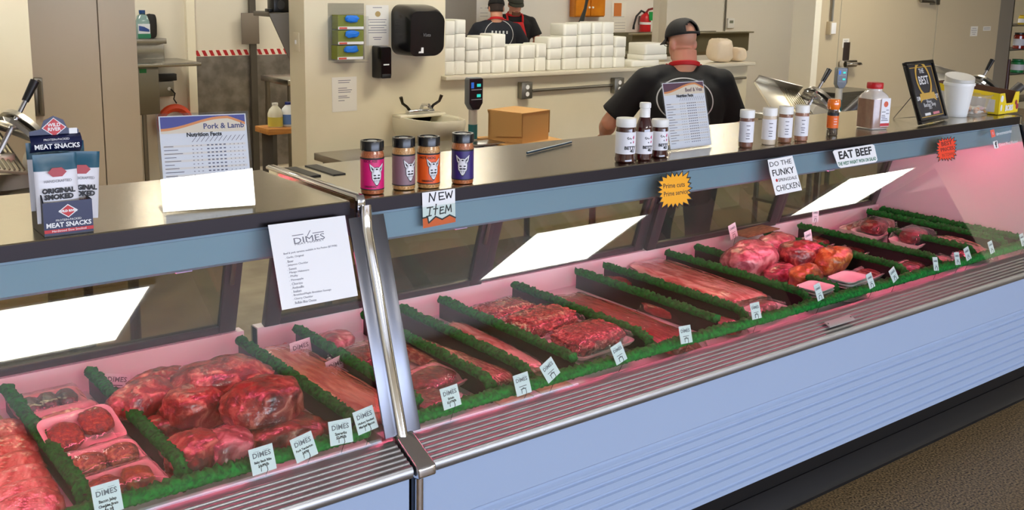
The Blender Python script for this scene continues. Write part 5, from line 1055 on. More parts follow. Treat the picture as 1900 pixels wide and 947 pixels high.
a_ = W(1726,3,YC); t = thing('door_closer','grey steel door closer arm at the top of the walk-in door','door closer',M=wallframe(1720,3,YC)); MB().tube([(-.20,.005,.05),(.04,0,.05),(.10,-.01,.03)], .016, 8).build('closer_arm', STEEL_D, t); MB().box((.05,-.03,0),(.13,.03,.07)).build('closer_bracket', STEEL_D, t, bevel=.004)
# wire shelf with products beyond the jamb
YS = 6.3; P0 = at(1876,40,y=YS); P1 = at(1985,40,y=YS); t = thing('wire_shelf','chrome wire shelving with groceries at the right edge','shelf',(P0.x+.02,YS,0)); sw_ = P1.x-P0.x
for x in (0,sw_):
    for y in (0,.4): MB().cyl((x,y,0),(x,y,2.2),.013,n=8).build('shelf_post', CHROME, t)
shz = [at(1890,v,y=YS).z for v in (137,92,47)]; shz = [.5]+shz
for z in shz: MB().box((-.01,0,z-.012),(sw_+.01,.4,z)).build('shelf_deck', STEEL_D, t, smooth=False)
def jar_on(u, zi, r, h, m, cap, label, cat='jar'):
    P = at(u, 100, y=YS+.1); o = thing('grocery_jar', label, cat, (P.x, YS+.12, shz[zi]+.001)); MB().lathe([(r*.95,0),(r,.004),(r,h*.8),(r*.8,h*.88),(r*.8,h*.9)], 20).build('jar_body', m, o); MB().lathe([(r*.85,h*.88),(r*.85,h),(.001,h)], 20).build('cap', cap, o)
    MB().lathe([(r*1.01,h*.2),(r*1.01,h*.62)], 20, cap=False).build('label', LABELW, o)
jar_on(1891,2,.07,.20,mat('red_jam',(150,36,22),.2,coat=1),BLACK_PL,'red sauce jar with a black cap on the wire shelf'); jar_on(1893,1,.08,.17,mat('green_tin',(20,130,66),.4),mat('green_cap',(20,110,60),.4),'green tin on the lower wire shelf','tin'); jar_on(1896,3,.07,.12,mat('yellow_tin',(206,176,40),.4),mat('yellow_cap',(190,160,30),.4),'yellow tin on the top wire shelf','tin')
o = MB().lathe([(.03,0),(.03,.36),(.024,.38),(.024,.46),(.001,.46)],14).build('fire_poker', mat('red_black',(60,20,16),.4), None); P = at(1866,165,y=YS-.15); o.location = (P.x, YS-.15, 0); o.scale = (1,1,2.3); tag(o,'dark upright roll standing between the jamb and wire shelf','roll'); o.name = 'upright_roll'

# ------------------------------------------------------------------ left: doorway to the wash-up room
YG = 6.6; xg0, xg1 = at(20,60,y=YG).x, at(258,170,y=YG).x
slab('door_1', (xg0-.3,YG,0), (at(188,150,y=YG).x-.004,YG+.1,HZ), GREYP); slab('door_2', (at(188,150,y=YG).x+.004,YG,0), (xg1,YG+.1,HZ), GREYP)
t = thing('pull_bar','small grey pull bar at the left edge of the tan metal door','door handle',M=wallframe(72,175,YG)); MB().box((-.03,-.13,0),(.02,.10,.03)).build('handle_plate', STEEL_D, t, bevel=.005); MB().tube([(-.005,-.11,.03),(-.005,-.11,.06),(-.005,.08,.06),(-.005,.08,.03)], .01, 8).build('handle_bar', STEEL_D, t)
YD = 9.0
ALUP = mat('diamond_plate',(150,146,142),.35,.8,var=(120,116,112),vscale=9)
slab('wall_washup', (at(240,100,y=YD).x-1.2,YD,0), (at(345,100,y=YD).x,YD+.1,HZ), mat('washup_wall',(222,216,200),.5)); 
xa, xb = at(347,100,y=YD).x, at(536,100,y=YD).x
slab('trim_5', (at(345,100,y=YD).x,YD-.05,0), (at(360,100,y=YD).x,YD+.1,HZ), mat('cream_trim',(236,230,208),.5))
zs0, zs1 = at(400,104,y=YD-.02).z, at(400,92,y=YD-.02).z
slab('door_3', (at(360,100,y=YD).x,YD-.03,0), (xb+.4,YD+.08,HZ), mat('washup_wall',(222,216,200),.5)); slab('trim_6', (at(360,100,y=YD).x,YD-.036,.1), (xb+.4,YD-.031,zs0), ALUP); slab('trim_7', (at(464,60,y=YD).x-.03,YD-.07,0), (at(464,60,y=YD).x+.03,YD-.037,HZ), mat('post_dark',(74,68,58),.5))
t = thing('hazard_tape','red and white striped hazard tape band across the wash-up room doors','tape',(0,0,0)); MB().box((xa,YD-.039,zs0),(xb,YD-.0375,zs1)).build('tape_base', mat('tape_white',(236,226,210),.5), t, smooth=False)
n = 15; st_ = (xb-xa)/n
for k in range(n): x = xa+st_*(k+.15); MB().prism([(x,zs0+.004),(x+st_*.5,zs0+.004),(x+st_*.15,zs1-.004),(x-st_*.35,zs1-.004)], 0, .001, T=frame(Vector((0,YD-.0392,0)),FX,FZ,FN)).build('red_stripe', mat('tape_red',(176,28,34),.5), t, smooth=False)
P = W(465,53,YD-.08); t = thing('door_plate','grey square push plate high on the dark post','push plate',M=wallframe(464,53,YD-.075)); MB().box((-.085,-.14,0),(.085,.14,.008)).build('plate', mat('plate_grey2',(128,118,106),.5,.4), t, bevel=.002)
# stainless sink
x0 = at(240,118,y=8.4).x; x1 = at(374,118,y=8.4).x; zk = at(300,118,y=8.4).z; t = thing('steel_sink','stainless wash-up sink with a high backsplash','sink',(0,0,0))
MB().box((x0-.6,8.4,zk-.03),(x1,8.95,zk)).build('drainboard', STEEL, t, bevel=.006); MB().box((x0-.6,8.93,zk),(x1-.12,8.97,zk+.13)).build('backsplash', STEEL, t, bevel=.004); MB().box((x0-.6,8.86,zk+.13),(x1-.12,8.99,zk+.175)).build('splash_top', STEEL, t, bevel=.004)
xk = at(296,160,y=8.45).x; MB().box((x0-.5,8.45,zk-.42),(xk,8.92,zk-.03)).build('sink_bowl', STEEL_D, t, bevel=.01)
for x in (xk-.12, xk-.5): MB().cyl((x,8.5,0),(x,8.5,zk-.42),.02,n=8).build('leg', STEEL_D, t); MB().cyl((x,8.85,0),(x,8.85,zk-.42),.02,n=8).build('leg', STEEL_D, t)
MB().box((at(259,133,y=8.445).x,8.447,at(259,136,y=8.445).z),(at(272,133,y=8.445).x,8.45,at(259,128,y=8.445).z)).build('green_sticker', mat('sticker_green',(10,120,60),.5), t, smooth=False)
t = plate('outlet_box','wall outlet box with a black plug below the steel sink','outlet',303,164,YD-.001,.15,.13,.06,STEEL_D,((.03,0),)); MB().box((-.09,.07,.0),(.10,.13,.07)).build('plug_adapter', BLACK_PL, t, bevel=.005); MB().tube([(.04,0,.07),(.07,-.04,.09),(.06,-.09,.08),(.09,-.13,.06)], .006, 6).build('plug_cord', BLACK_R, t)
o = MB().tube([(.13*math.cos(a),0,.13*math.sin(a)) for a in [2*PI*k/32 for k in range(33)]], .035, 8).build('hose_coil', mat('orange_red',(226,78,40),.45), None); P = at(327,222,y=8.9); o.location = (P.x,8.93,P.z-.03); tag(o,'orange hose coil hung on the wall behind the nutrition sign','hose')
P = at(265,70,y=8.9); t = thing('detergent_jug','clear jug of green detergent with a blue cap on the sink ledge','jug',(P.x+.01,8.92,zk+.1755)); s = mpp(P); jw = 24*s; jh = 52*s
MB().loft([[(x,y,z) for x,y in rrect(jw*k,jw*.6*k,.02,3)] for k,z in ((.96,0),(1,.01),(1,jh*.6),(.75,jh*.8),(.42,jh*.86),(.40,jh*.9))]).build('jug_body', mat('jug_teal',(120,150,150),.2,coat=1), t); MB().cyl((0,0,jh*.88),(0,0,jh),jw*.24,n=14).build('cap', mat('cap_blue',(20,66,120),.4), t)
MB().box((-jw*.46,-jw*.315,jh*.18),(jw*.46,-jw*.302,jh*.52)).build('label', mat('label_jug',(214,220,230),.5), t, smooth=False); MB().prism([(-jw*.4,jh*.28),(jw*.4,jh*.24),(jw*.4,jh*.32),(0,jh*.42),(-jw*.4,jh*.46)],0,.002,T=frame(Vector((0,-jw*.316,0)),FX,FZ,FN)).build('label_print', mat('label_blue',(40,70,140),.5), t, smooth=False); MB().box((-jw*.49,-jw*.31,.004),(jw*.49,-jw*.30,jh*.16)).build('green_fill', mat('fill_green',(40,120,90),.3), t, smooth=False)
o = blob((jw*.9,jw*.4,jh*.86), 3, .05, sq=.5).build('dark_bottle', BLACK_PL, None); o.location = (P.x+.09,8.945,zk+.1755); o.scale = (1,.4,1); tag(o,'black bottle standing behind the detergent jug','bottle')
# gusset shelf on the back of the pillar, radio, bench with jugs
xs1 = xp+.02; ys = YW+.24; zs = at(495,24,y=ys).z
t = thing('wall_shelf','grey steel shelf with a triangular side bracket behind the wall end','shelf',(0,0,0)); xl_ = at(495,30,y=ys+.2).x
MB().box((xl_,YW+.21,zs-.03),(xs1+.5,ys+.4,zs)).build('shelf_board', mat('shelf_grey',(112,106,96),.5), t, bevel=.004)
yb_ = YW+.22
MB().prism([(q.x,q.z) for q in (at(497,25,y=yb_),at(585,25,y=yb_),at(585,215,y=yb_),at(541,122,y=yb_))], 0, .012, T=frame(Vector((0,YW+.215,0)),FX,FZ,FN)).build('side_bracket', mat('shelf_grey',(112,106,96),.5), t, smooth=False)
P = at(520,21,y=ys+.15); t = thing('radio','small black radio on the grey shelf','radio',(P.x,ys+.15,zs+.001)); MB().box((-.065,-.05,0),(.05,.05,.085)).build('case', BLACK_PL, t, bevel=.008); MB().cyl((-.02,-.05,.045),(-.02,-.054,.045),.028,n=16).build('speaker_grille', mat('grille',(50,50,52),.5), t); MB().box((-.09,-.03,.0),(-.066,.03,.02)).build('side_knob', BLACK_PL, t, bevel=.004)
yt1 = 8.3; q_ = at(483,139,y=yt1); xq, zq = q_.x, q_.z; yt = xq/(at(534,150,y=1).x); t = thing('steel_table','stainless table in the wash-up room behind the wall end','table',(0,0,0))
MB().box((xq,yt,zq-.05),(xq+1.1,yt1,zq)).build('tabletop', STEEL, t, bevel=.008)
for x, y in ((xq+.04,yt+.05),(xq+1.05,yt+.05),(xq+.04,yt1-.05),(xq+1.05,yt1-.05)): MB().cyl((x,y,0),(x,y,zq-.05),.022,n=10).build('leg', STEEL_D, t)
yj = 7.35; zj = at(500,236,y=yj).z; xj = at(486,240,y=yj).x; t = thing('wood_bench','low orange-brown wooden shelf board holding jugs','bench',(0,0,0)); MB().box((xj,yj-.12,zj-.045),(xj+.6,yj+.13,zj)).build('board', mat('pine',(200,140,70),.5,var=(176,116,54),vscale=8,stretch=(1,8,8)), t, bevel=.005)
for x in (xj+.06,xj+.54): MB().box((x-.018,yj-.1,0),(x+.018,yj+.1,zj-.045)).build('leg', mat('leg_dark',(60,56,52),.5), t, bevel=.004)
def bleach(u, m, cap, label, handle):
    P = at(u, 230, y=yj); o = thing('chemical_jug', label, 'jug', (P.x, yj, zj+.001)); r = .058; h = 44*mpp(P)
    MB().lathe([(r*.95,0),(r,.01),(r,h*.55),(r*.8,h*.72),(r*.35,h*.88),(r*.33,h*.92)], 20).build('jug_body', m, o); MB().cyl((0,0,h*.9),(0,0,h),r*.4,n=12).build('cap', cap, o)
    if handle: MB().lathe([(r*1.005,h*.08),(r*1.005,h*.5)], 20, cap=False).build('label', mat('label_blue2',(90,130,206),.5), o); MB().tube([(r*.3,-.0,h*.82),(r*.9,0,h*.75),(r*.95,0,h*.55)], .012, 8).build('jug_handle', m, o)
    else: MB().lathe([(r*1.003,.005),(r*1.003,h*.42)], 20, cap=False).build('liquid', mat('yellow_liquid',(206,196,90),.3), o)
bleach(511,mat('jug_milky',(222,220,200),.3),WHITE_PL,'milky jug with yellow liquid on the wooden bench',0); bleach(535,mat('jug_white',(232,236,240),.3),mat('cap_navy',(20,40,120),.4),'white jug with a blue label and handle on the wooden bench',1)
o = MB().tube([(xj+.38,yj-.2,zq-.02),(xj+.30,yj-.2,zq-.2),(xj+.34,yj-.2,zj-.02),(xj+.2,yj-.2,.35),(xj-.1,yj-.2,.12),(xj-.45,yj-.2,.03)], .008, 6).build('black_cable', BLACK_R, None); tag(o,'black cable hanging past the wooden bench to the floor','cable')

# ------------------------------------------------------------------ far room seen over the ledge
YR = YF-.001
slab('trim_8', (at(1224,60,y=8.2).x-.02,8.2,0), (at(1224,60,y=8.2).x+.10,8.3,HZ), mat('cream_trim',(236,230,208),.5))
x0, x1 = at(1040,10,y=YR).x, at(1052,10,y=YR).x
t = thing('wood_cupboard','orange wood wall cupboard at the top of the far wall','cupboard',M=wallframe(1084,31,YR)); cw = at(1111,20,y=YR).x-at(1056,20,y=YR).x; CW = mat('orange_wood',(222,140,36),.35,var=(200,116,22),vscale=4)
MB().box((-cw/2,0,0),(cw/2,.62,.10)).build('cupboard_body', CW, t, bevel=.004)
for sx in (-1,1):
    d = MB().box((min(sx*.008,sx*cw*.49),.015,.10),(max(sx*.008,sx*cw*.49),.605,.118)).build('cupboard_door', CW, t, bevel=.003); MB().cyl((sx*.03,.12,.118),(sx*.03,.12,.135),.012,n=10).build('door_knob', WHITE_PL, d)
notice(1148,19,27,30,'dark picture calendar with an orange border beside the fire extinguisher',[(.1,.9,.9)],YR); 
P = W(1147,18,YR-.004); o = MB().box((-.075,-.085,0),(.06,.085,.002), T=frame(Vector((P.x,YR-.0025,P.z)),FX,FZ,FN)).build('picture', mat('dark_photo',(70,50,40),.5,var=(150,120,90),vscale=14), None, smooth=False)
for q in bpy.data.objects:
    if q.get('label','').startswith('dark picture calendar'): o.parent = q; o.matrix_parent_inverse = q.matrix_basis.inverted(); q.children[0].data.materials[0] = mat('calendar_orange',(206,124,60),.6)
notice(1150,50,24,26,'white calendar page below the dark picture',[(.1,.9,.2),(.1,.9,.4),(.1,.9,.6),(.1,.9,.8)],YR)
# fire extinguisher
t = thing('fire_extinguisher','red fire extinguisher with a black hose hung on the far wall','fire extinguisher',M=frame(W(1186,73,YR)+Vector((0,-.1,0)),FX,Vector((0,1,0)),FZ)); s = mpp(W(1186,40,YR)); h = 54*s
MB().lathe([(.07,0),(.075,.01),(.075,h*.72),(.06,h*.82),(.03,h*.88),(.03,h*.92)], 22).build('cylinder', RED, t); MB().lathe([(.076,h*.52),(.076,h*.60)],22,cap=False).build('gauge_band', LT, t)
MB().box((-.01,-.085,h*.66),(.06,-.07,h*.95)).build('green_tag', mat('tag_green',(20,150,70),.5), t, smooth=False); MB().tube([(0,0,h*.9),(.03,-.02,h*1.02),(.11,-.03,h*1.06)], .014, 8).build('handle', mat('handle_red',(120,30,30),.4), t)
MB().tube([(-.02,0,h*.92),(-.10,-.02,h*.98),(-.19,-.02,h*.8),(-.23,-.02,h*.5),(-.235,-.02,h*.36)], [.014,.014,.013,.013,.018], 8).build('hose', BLACK_R, t); MB().box((-.03,.06,h*.5),(.03,.098,h*.8)).build('wall_bracket', STEEL_D, t, smooth=False)
# steel trough behind
YT_ = 8.9; a_, b_ = at(1172,98,y=YT_), at(1394,62,y=YT_); t = thing('steel_trough','dull steel trough sink against the far wall behind the man','sink',(0,0,0)); ztp = at(1390,61,y=YT_).z; zbt = at(1390,100,y=YT_).z
OLV = mat('olive_steel',(138,132,108),.4,.7); 
MB().extx([(YT_,ztp),(YT_,zbt+.05),(YT_+.08,zbt),(YT_+.6,zbt),(YT_+.6,ztp),(YT_+.57,ztp),(YT_+.57,zbt+.04),(YT_+.1,zbt+.04),(YT_+.03,zbt+.07),(YT_+.03,ztp)], a_.x, at(1389,80,y=YT_).x).build('trough_body', OLV, t, ang=20)
MB().box((a_.x-.02,YT_-.03,ztp),(b_.x+.02,YT_+.05,ztp+.02)).build('trough_rim', mat('rim_steel',(176,170,146),.3,.8), t, bevel=.004)
for x in (a_.x+.2,b_.x-.2): MB().cyl((x,YT_+.3,0),(x,YT_+.3,zbt),.03,n=10).build('leg', STEEL_D, t)
t = thing('thermostat','small white wall thermostat above the steel trough','thermostat',M=wallframe(1354,43,YR)); MB().box((-.07,-.07,0),(.07,.07,.03)).build('thermostat_case', WHITE_PL, t, bevel=.006); MB().box((-.04,.0,.03),(.04,.04,.032)).build('thermostat_screen', mat('lcd',(120,126,110),.3), t, smooth=False)
o = MB().tube([(at(1345,20,y=YR).x,YR-.015,W(1345,58,YR).z),(at(1345,20,y=YR).x,YR-.015,HZ-.01)], .012, 8).build('wall_conduit', STEEL_D, None); tag(o,'thin vertical conduit on the far wall left of the thermostat','conduit')
# vent grille and fridge door far left of the opening
t = thing('vent_grille','grey louvred vent grille high on the far wall','vent',M=wallframe(856,36,YR)); vw = at(870,20,y=YR).x-at(842,20,y=YR).x
MB().box((-vw/2,0,0),(vw/2,.62,.012)).build('vent_frame', mat('vent_grey',(196,192,184),.5), t, smooth=False)
for k in range(12): MB().box((-vw*.42,.03+.047*k,.012),(vw*.42,.05+.047*k,.018)).build('louvre', mat('louvre_grey',(120,114,106),.5), t, smooth=False)
P = at(836,60,y=9.6); t = thing('grey_cabinet','grey cabinet edge behind the leftmost foam stacks','cabinet',(P.x,9.6,0)); MB().box((-.25,-.22,0),(.2,.29,1.72)).build('cabinet_body', mat('cabinet_grey',(126,120,112),.5), t, bevel=.01); MB().box((.14,-.24,.9),(.17,-.22,1.3)).build('cabinet_handle', STEEL_D, t)
notice(898,24,18,30,'white paper with black marks on the far wall left of the two butchers',[(.1,.3,.2),(.6,.9,.2),(.1,.9,.5),(.1,.9,.7)],YR)
# dark handle leaning above the foam boxes
o = MB().tube([at(1078,42,y=8.8), at(1086,16,y=8.8), at(1095,-30,y=8.8)], [.03,.018,.016], 8).build('broom_handle', mat('green_black',(40,44,38),.5), None); tag(o,'dark broom handle leaning before the orange cupboard','broom')
# ------------------------------------------------------------------ people
SKIN = mat('skin', (206,150,122), .5, sub=.15)
def ellring(c, rx, ry, n=20, tilt=0): return [(c[0]+rx*math.cos(2*PI*i/n), c[1]+ry*math.sin(2*PI*i/n), c[2]+tilt*math.sin(2*PI*i/n)) for i in range(n)]
def V(*p): return Vector(p)
def finger(mb, base, d, up, L, r):
    d = d.normalized(); p = [base]; k = 0
    for l in (.42,.32,.26):
        dd = (d*math.cos(k)-up*math.sin(k)).normalized(); p.append(p[-1]+dd*L*l); k += .5
    mb.tube(p, [r,r*.95,r*.9,r*.75], 8); mb.ball(p[-1], r*.75, 8, 6)
def hand(mb, wrist, d, up, side, s=1.0):
    """palm, four unequal curled fingers and a thumb leaving the side of the palm"""
    d = d.normalized(); lat = d.cross(up).normalized()*side; up = lat.cross(d).normalized()*side; 
    T = frame(wrist+d*.045*s, lat, d, up); mb.ball((0,0,0), (.040*s,.052*s,.015*s), 14, 8, T=T)
    for k, L in enumerate((.066,.076,.070,.054)):
        finger(mb, wrist+d*.085*s+lat*(.028-.0185*k)*s, d+lat*(.10-.07*k), up, L*s, .0088*s)
    b = wrist+d*.03*s+lat*.034*s; mb.tube([b, b+(d*.6+lat*.8)*.032*s, b+(d*.9+lat*.45-up*.3)*.062*s], [.0115*s,.0105*s,.0085*s], 8); mb.ball(b+(d*.9+lat*.45-up*.3)*.062*s, .0085*s, 8, 6)
def person(label, pos, rz, J, shirt, cap, hair, s=1.0, apron=True, girth=1.0, glasses=False, emblem=True, beard=False, group=None):
    t = thing('person', label, 'person', pos, rz, group); g = girth
    HM = Tr(*J['head']) @ Rot(J.get('hz',0),'Z') @ Rot(J.get('hx',0),'X')       # head frame: +y is the way the face looks
    nb = V(*J['neck'])
    b = MB()
    for c, r in (((0,0,.045),(.074,.092,.085)),((0,.018,-.02),(.066,.074,.085)),((0,.052,-.06),(.044,.042,.045))): b.ball(c, r, 22, 16, T=HM)
    b.loft([[(x,y,z) for x,y,z in ((-.006,.092,.03),(.006,.092,.03),(.006,.08,.03),(-.006,.08,.03))],[(x,y,z) for x,y,z in ((-.016,.112,-.018),(.016,.112,-.018),(.016,.07,-.018),(-.016,.07,-.018))]], T=HM)
    for sx in (-1,1): b.ball((sx*.077,-.004,-.002), (.011,.021,.032), 10, 8, T=HM)
    b.tube([nb-V(0,.0,.06), (nb+HM @ V(0,-.02,-.06))/2, HM @ V(0,-.01,-.04)], [.072*g,.060*g,.060*g], 16)
    pel = V(*J['pelvis']); ch = V(*J['chest'])
    def torso(mb, e):
        R_ = [(pel-V(0,0,.10), .165, .12),(pel, .172, .125),(pel.lerp(ch,.45), .168, .125),(ch, .188, .135),(ch.lerp(nb,.55), .196, .118),(ch.lerp(nb,.82),.150,.092),(nb-V(0,0,.005), .078, .072)]
        mb.loft([ellring(c, rx*g+e, ry*g+e) for c, rx, ry in R_])
    torso(b, -.012)
    for k, sx in (('L',-1),('R',1)):
        S, E, Wr = V(*J['sh'+k]), V(*J['el'+k]), V(*J['wr'+k])
        b.tube([S, S.lerp(E,.5), E, E.lerp(Wr,.35), Wr], [.050*g,.047*g,.041*g,.043*g,.029], 14); b.ball(S, .052*g); b.ball(E, .040*g)
        hand(b, Wr, (Wr-E), V(0,0,1) if abs((Wr-E).normalized().z) < .8 else V(0,1,0), -sx)
        H, K, A = V(sx*.095, pel.y, pel.z-.05), V(sx*.11, pel.y+.03, .50), V(sx*.115, pel.y-.02, .09); b.tube([H,H.lerp(K,.5),K,K.lerp(A,.3),A], [.085*g,.075*g,.055,.056,.038], 14)
    o = remeshed(b, 'body', SKIN, t, .0065, 4)
    c = MB(); torso(c, .010)
    for k, sx in (('L',-1),('R',1)):
        S, E = V(*J['sh'+k]), V(*J['el'+k]); c.tube([S.lerp(V(*J['chest'])+V(0,0,.1),.25), S, S.lerp(E,.5), S.lerp(E,.86)], [.07*g,.068*g,.072*g,.078*g], 16); c.ball(S, .066*g); c.tube([nb+V(sx*.045*g,-.01,-.035), nb.lerp(S,.5)+V(0,-.005,-.012), S+V(0,0,-.004)], [.055*g,.068*g,.064*g], 14)
    remeshed(c, 'shirt', shirt, t, .011, 7)
    p = MB(); p.loft([ellring(pel+V(0,0,.06), .180*g, .134*g), ellring(pel-V(0,0,.06), .182*g, .136*g), ellring(pel-V(0,0,.14), .16*g, .125*g)])
    for sx in (-1,1): p.tube([V(sx*.095,pel.y,pel.z-.06), V(sx*.105,pel.y+.015,.72), V(sx*.11,pel.y+.03,.5), V(sx*.115,pel.y,.28), V(sx*.115,pel.y-.02,.06)], [.098*g,.088*g,.072,.068,.066], 16)
    remeshed(p, 'trousers', mat('jeans',(44,48,62),.8), t, .014, 5)
    for sx in (-1,1): blob((.10,.27,.09), 5+sx, .04, sq=.7).build('shoe', BLACK_R, t).location = (sx*.115, pel.y+.04, .0)
    # cap: crown with the rear opening and strap, brim, button
    if cap:
        n, m = 40, 12; vs = []; fs = []
        for j in range(m+1):
            ph = PI/2*j/m
            for i in range(n): a = 2*PI*i/n; vs.append((.0865*math.cos(ph)**.8*math.cos(a), .106*math.cos(ph)**.8*math.sin(a)-.002, .040+.098*math.sin(ph)))
        for j in range(m):
            for i in range(n):
                a = 2*PI*(i+.5)/n; da = abs((a-1.5*PI+PI) % (2*PI) - PI)
                if J.get('open',True) and j in range(1,6) and da < .52*math.cos((j-1)/5.2*PI/2): continue
                fs.append((j*n+i, j*n+(i+1)%n, (j+1)*n+(i+1)%n, (j+1)*n+i))
        o = MB().add(vs, fs, 0, HM).build('cap_crown', cap, t, recalc=False, ang=60); md = o.modifiers.new('s','SOLIDIFY'); md.thickness = .004; md.offset = 1; applymods(o); o.data.polygons.foreach_set('use_smooth',[True]*len(o.data.polygons))
        br = MB(); N = 14; A_ = []; B2 = []
        for i in range(N+1):
            a = PI*(.08+.84*i/N); A_.append((.088*math.cos(a), .100*math.sin(a), .042)); B2.append((.094*math.cos(a), .10*math.sin(a)+.075*math.sin(a)**1.2, .030-.016*abs(math.cos(a))))
        vs = A_+B2+[(x,y,z-.004) for x,y,z in A_]+[(x,y,z-.004) for x,y,z in B2]; M_ = N+1; fs = []
        for i in range(N): fs += [(i,i+1,M_+i+1,M_+i),(2*M_+i,3*M_+i,3*M_+i+1,2*M_+i+1),(M_+i,M_+i+1,3*M_+i+1,3*M_+i),(i,2*M_+i,2*M_+i+1,i+1)]
        br.add(vs, fs, 0, HM).build('cap_brim', cap, t); MB().ball((0,0,.139), (.008,.008,.005), 10, 6, T=HM).build('cap_button', cap, t)
    if hair:
        MB().loft([[((.078+.002)*math.cos(2*PI*i/24), (.097)*math.sin(2*PI*i/24)-.010, z) for i in range(24)] if z > .0 else [(.070*math.cos(2*PI*i/24), .080*math.sin(2*PI*i/24)-.022, z) for i in range(24)] for z in (-.030,.0,.03,.055)], T=HM).build('hair', hair, t)
    # face
    for sx in (-1,1):
        MB().ball((sx*.031,.083,.022), (.013,.010,.009), 12, 8, T=HM).build('eye', mat('eye_white',(232,228,222),.3), t); MB().ball((sx*.031,.0915,.022), (.005,.003,.005), 8, 6, T=HM).build('pupil', INK, t)
        MB().tube([(sx*.015,.094,.040),(sx*.03,.094,.044),(sx*.046,.083,.040)], .004, 6, T=HM).build('eyebrow', mat('brow',(60,44,36),.8), t)
    MB().ball((0,.090,-.055), (.022,.008,.006), 12, 8, T=HM).build('mouth', mat('lips',(164,92,84),.5), t)
    if beard: MB().loft([[(.0,.0,0)]*0 or [((.050)*math.cos(PI*i/12), .070+.030*math.sin(PI*i/12), z) for i in range(13)]+[((.046)*math.cos(PI*i/12), .060+.030*math.sin(PI*i/12), z) for i in reversed(range(13))] for z in (-.10,-.08,-.062)], T=HM).build('beard', mat('beard_brown',(110,74,54),.9), t)
    if glasses:
        for sx in (-1,1):
            MB().tube([(sx*.034+.021*math.cos(a),.102,.02+.017*math.sin(a)) for a in [2*PI*k/20 for k in range(21)]], .002, 6, T=HM).build('glasses_rim', BLACK_PL, t); MB().tube([(sx*.055,.100,.024),(sx*.078,.06,.022),(sx*.083,-.01,.016)], .002, 6, T=HM).build('glasses_temple', BLACK_PL, t)
        MB().tube([(-.013,.103,.024),(.013,.103,.024)], .002, 6, T=HM).build('glasses_bridge', BLACK_PL, t)
    if apron:
        AR = mat('apron_red',(196,16,24),.6); q = (nb*.75+(HM @ V(0,-.02,-.06))*.25)
        ring = [(q.x+.072*g*math.cos(a), q.y+.002+.071*g*math.sin(a), q.z+.004-.022*math.sin(a)) for a in [2*PI*k/28 for k in range(28)]]
        MB().loft([[(x+dx*(x-q.x)/.08,y+dx*(y-q.y)/.08,z+dz) for x,y,z in ring] for dx,dz in ((0,-.013),(.004,-.010),(.004,.010),(0,.013))], cap=False).build('apron_strap', AR, t)
        vs = []; fs = []; nz, nx = 14, 12
        for j in range(nz+1):
            f = j/nz; z = ch.z+.13-f*(ch.z+.13-.62); hw = (.085+.10*min(1,f*2.2))*g; c0 = pel.lerp(ch, max(0,min(1.25,(z-pel.z)/max(.05,ch.z-pel.z))))
            for i in range(nx+1): a = (2*i/nx-1); x = hw*a; vs.append((c0.x+x, c0.y+(.155*g)*math.sqrt(max(.05,1-(x/(.225*g))**2))+.006, z))
        for j in range(nz):
            for i in range(nx): k = j*(nx+1)+i; fs.append((k,k+1,k+nx+2,k+nx+1))
        o = MB().add(vs, fs).build('apron_front', AR, t, recalc=False); md = o.modifiers.new('s','SOLIDIFY'); md.thickness = .004; applymods(o)
        for sx in (-1,1): MB().tube([(ch.x+sx*.08*g,ch.y+.150*g,ch.z+.13),(q.x+sx*.085*g,q.y+.07,q.z-.02),(q.x+sx*.083*g,q.y+.01,q.z)], .012, 6).build('apron_strap', AR, t)
    return t
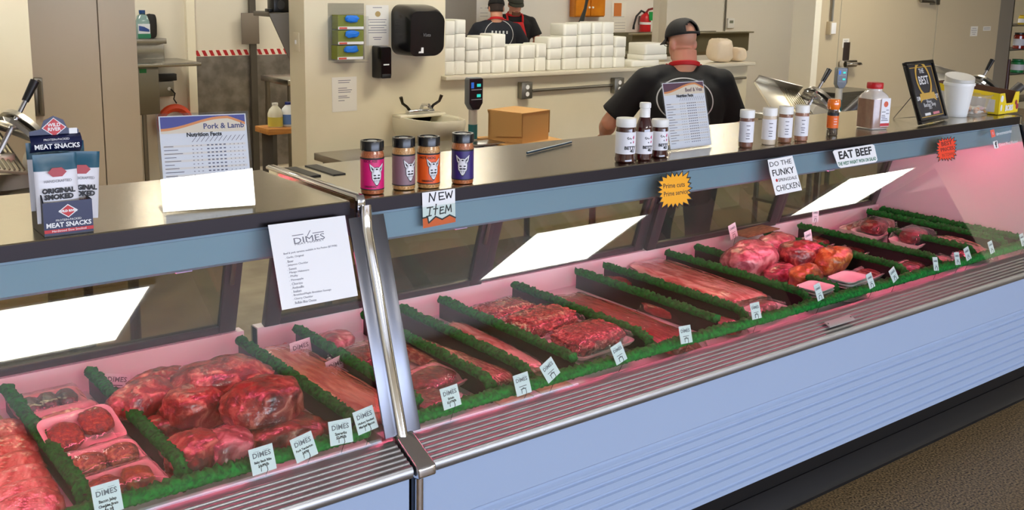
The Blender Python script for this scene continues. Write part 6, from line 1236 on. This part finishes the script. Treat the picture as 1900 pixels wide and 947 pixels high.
def shirt_mat(name, col, cx, cz, rx, rz, inner=True):
    """dark shirt with a printed oval outline on the back (object space, back is -y)"""
    m = mat(name, col, .85); nt = m.node_tree; b = nt.nodes['Principled BSDF']; tc = nt.nodes.new('ShaderNodeTexCoord'); sp = nt.nodes.new('ShaderNodeSeparateXYZ'); nt.links.new(tc.outputs['Object'], sp.inputs[0])
    def mth(op, a, b_=None):
        k = nt.nodes.new('ShaderNodeMath'); k.operation = op
        for i, q in enumerate((a, b_)):
            if q is None: continue
            if isinstance(q, (int, float)): k.inputs[i].default_value = q
            else: nt.links.new(q, k.inputs[i])
        return k.outputs[0]
    ex = mth('DIVIDE', mth('SUBTRACT', sp.outputs[0], cx), rx); ez = mth('DIVIDE', mth('SUBTRACT', sp.outputs[2], cz), rz)
    r = mth('SQRT', mth('ADD', mth('MULTIPLY', ex, ex), mth('MULTIPLY', ez, ez)))
    line = mth('LESS_THAN', mth('ABSOLUTE', mth('SUBTRACT', r, 1.0)), .022)
    bar = mth('MULTIPLY', mth('LESS_THAN', mth('ABSOLUTE', mth('SUBTRACT', ez, .18)), .10), mth('LESS_THAN', mth('ABSOLUTE', ex), .62))
    bars = mth('MULTIPLY', bar, mth('GREATER_THAN', mth('SINE', mth('MULTIPLY', ex, 24.0)), .1))
    msk = mth('MULTIPLY', mth('MAXIMUM', line, bars), mth('LESS_THAN', sp.outputs[1], .02))
    mx = nt.nodes.new('ShaderNodeMixRGB'); nt.links.new(msk, mx.inputs[0]); mx.inputs[1].default_value = rgb(col); mx.inputs[2].default_value = rgb((190,194,196)); nt.links.new(mx.outputs[0], b.inputs['Base Color']); return m
CAPB = mat('cap_black', (15,13,12), .85)
P = at(1272,112,y=3.88)
J = dict(pelvis=(0,-.06,.90), chest=(0,-.03,1.20), neck=(0,.035,P.z-.055), head=(-.005,.075,P.z+.085), hz=.42, hx=-.22, open=True,
    shL=(-.215,0,P.z-.115), elL=(-.405,.03,1.085), wrL=(-.40,.25,.985), shR=(.205,0,P.z-.115), elR=(.30,.04,1.08), wrR=(.20,.27,.985))
person('man with his back turned in a black cap, glasses, black shirt and red apron strap', (P.x,3.88,0), -math.radians(36), J, shirt_mat('shirt_black',(13,13,15),-.02,1.235,.15,.115), CAPB, None, girth=1.14, glasses=True)
P = at(922,30,y=8.9)
J = dict(pelvis=(0,-.05,.92), chest=(0,-.02,1.24), neck=(0,.03,P.z-.06), head=(-.01,.06,P.z+.075), hz=.15, hx=-.2, open=False,
    shL=(-.20,0,P.z-.135), elL=(-.29,.08,1.17), wrL=(-.18,.33,1.02), shR=(.20,0,P.z-.135), elR=(.29,.08,1.17), wrR=(.18,.33,1.02))
person('man in a navy shirt with an oval back print, behind the foam boxes', (P.x,8.9,0), -math.radians(40), J, shirt_mat('shirt_navy',(26,30,40),.03,1.30,.15,.15), CAPB, mat('hair_dark',(50,40,36),.9), girth=1.08)
P = at(953,24,y=9.45)
J = dict(pelvis=(0,-.02,.95), chest=(0,0,1.28), neck=(0,.02,P.z-.03), head=(-.01,.06,P.z+.095), hz=.1, hx=-.3, open=False,
    shL=(-.20,0,P.z-.105), elL=(-.27,.03,1.22), wrL=(-.24,.16,1.02), shR=(.20,0,P.z-.105), elR=(.27,.03,1.22), wrR=(.22,.18,1.02))
person('man in a black shirt and red apron facing forward at the back', (P.x,9.45,0), math.radians(150), J, mat('shirt_black2',(15,15,17),.85), mat('cap_olive',(56,56,44),.8), None, girth=1.06, beard=True)
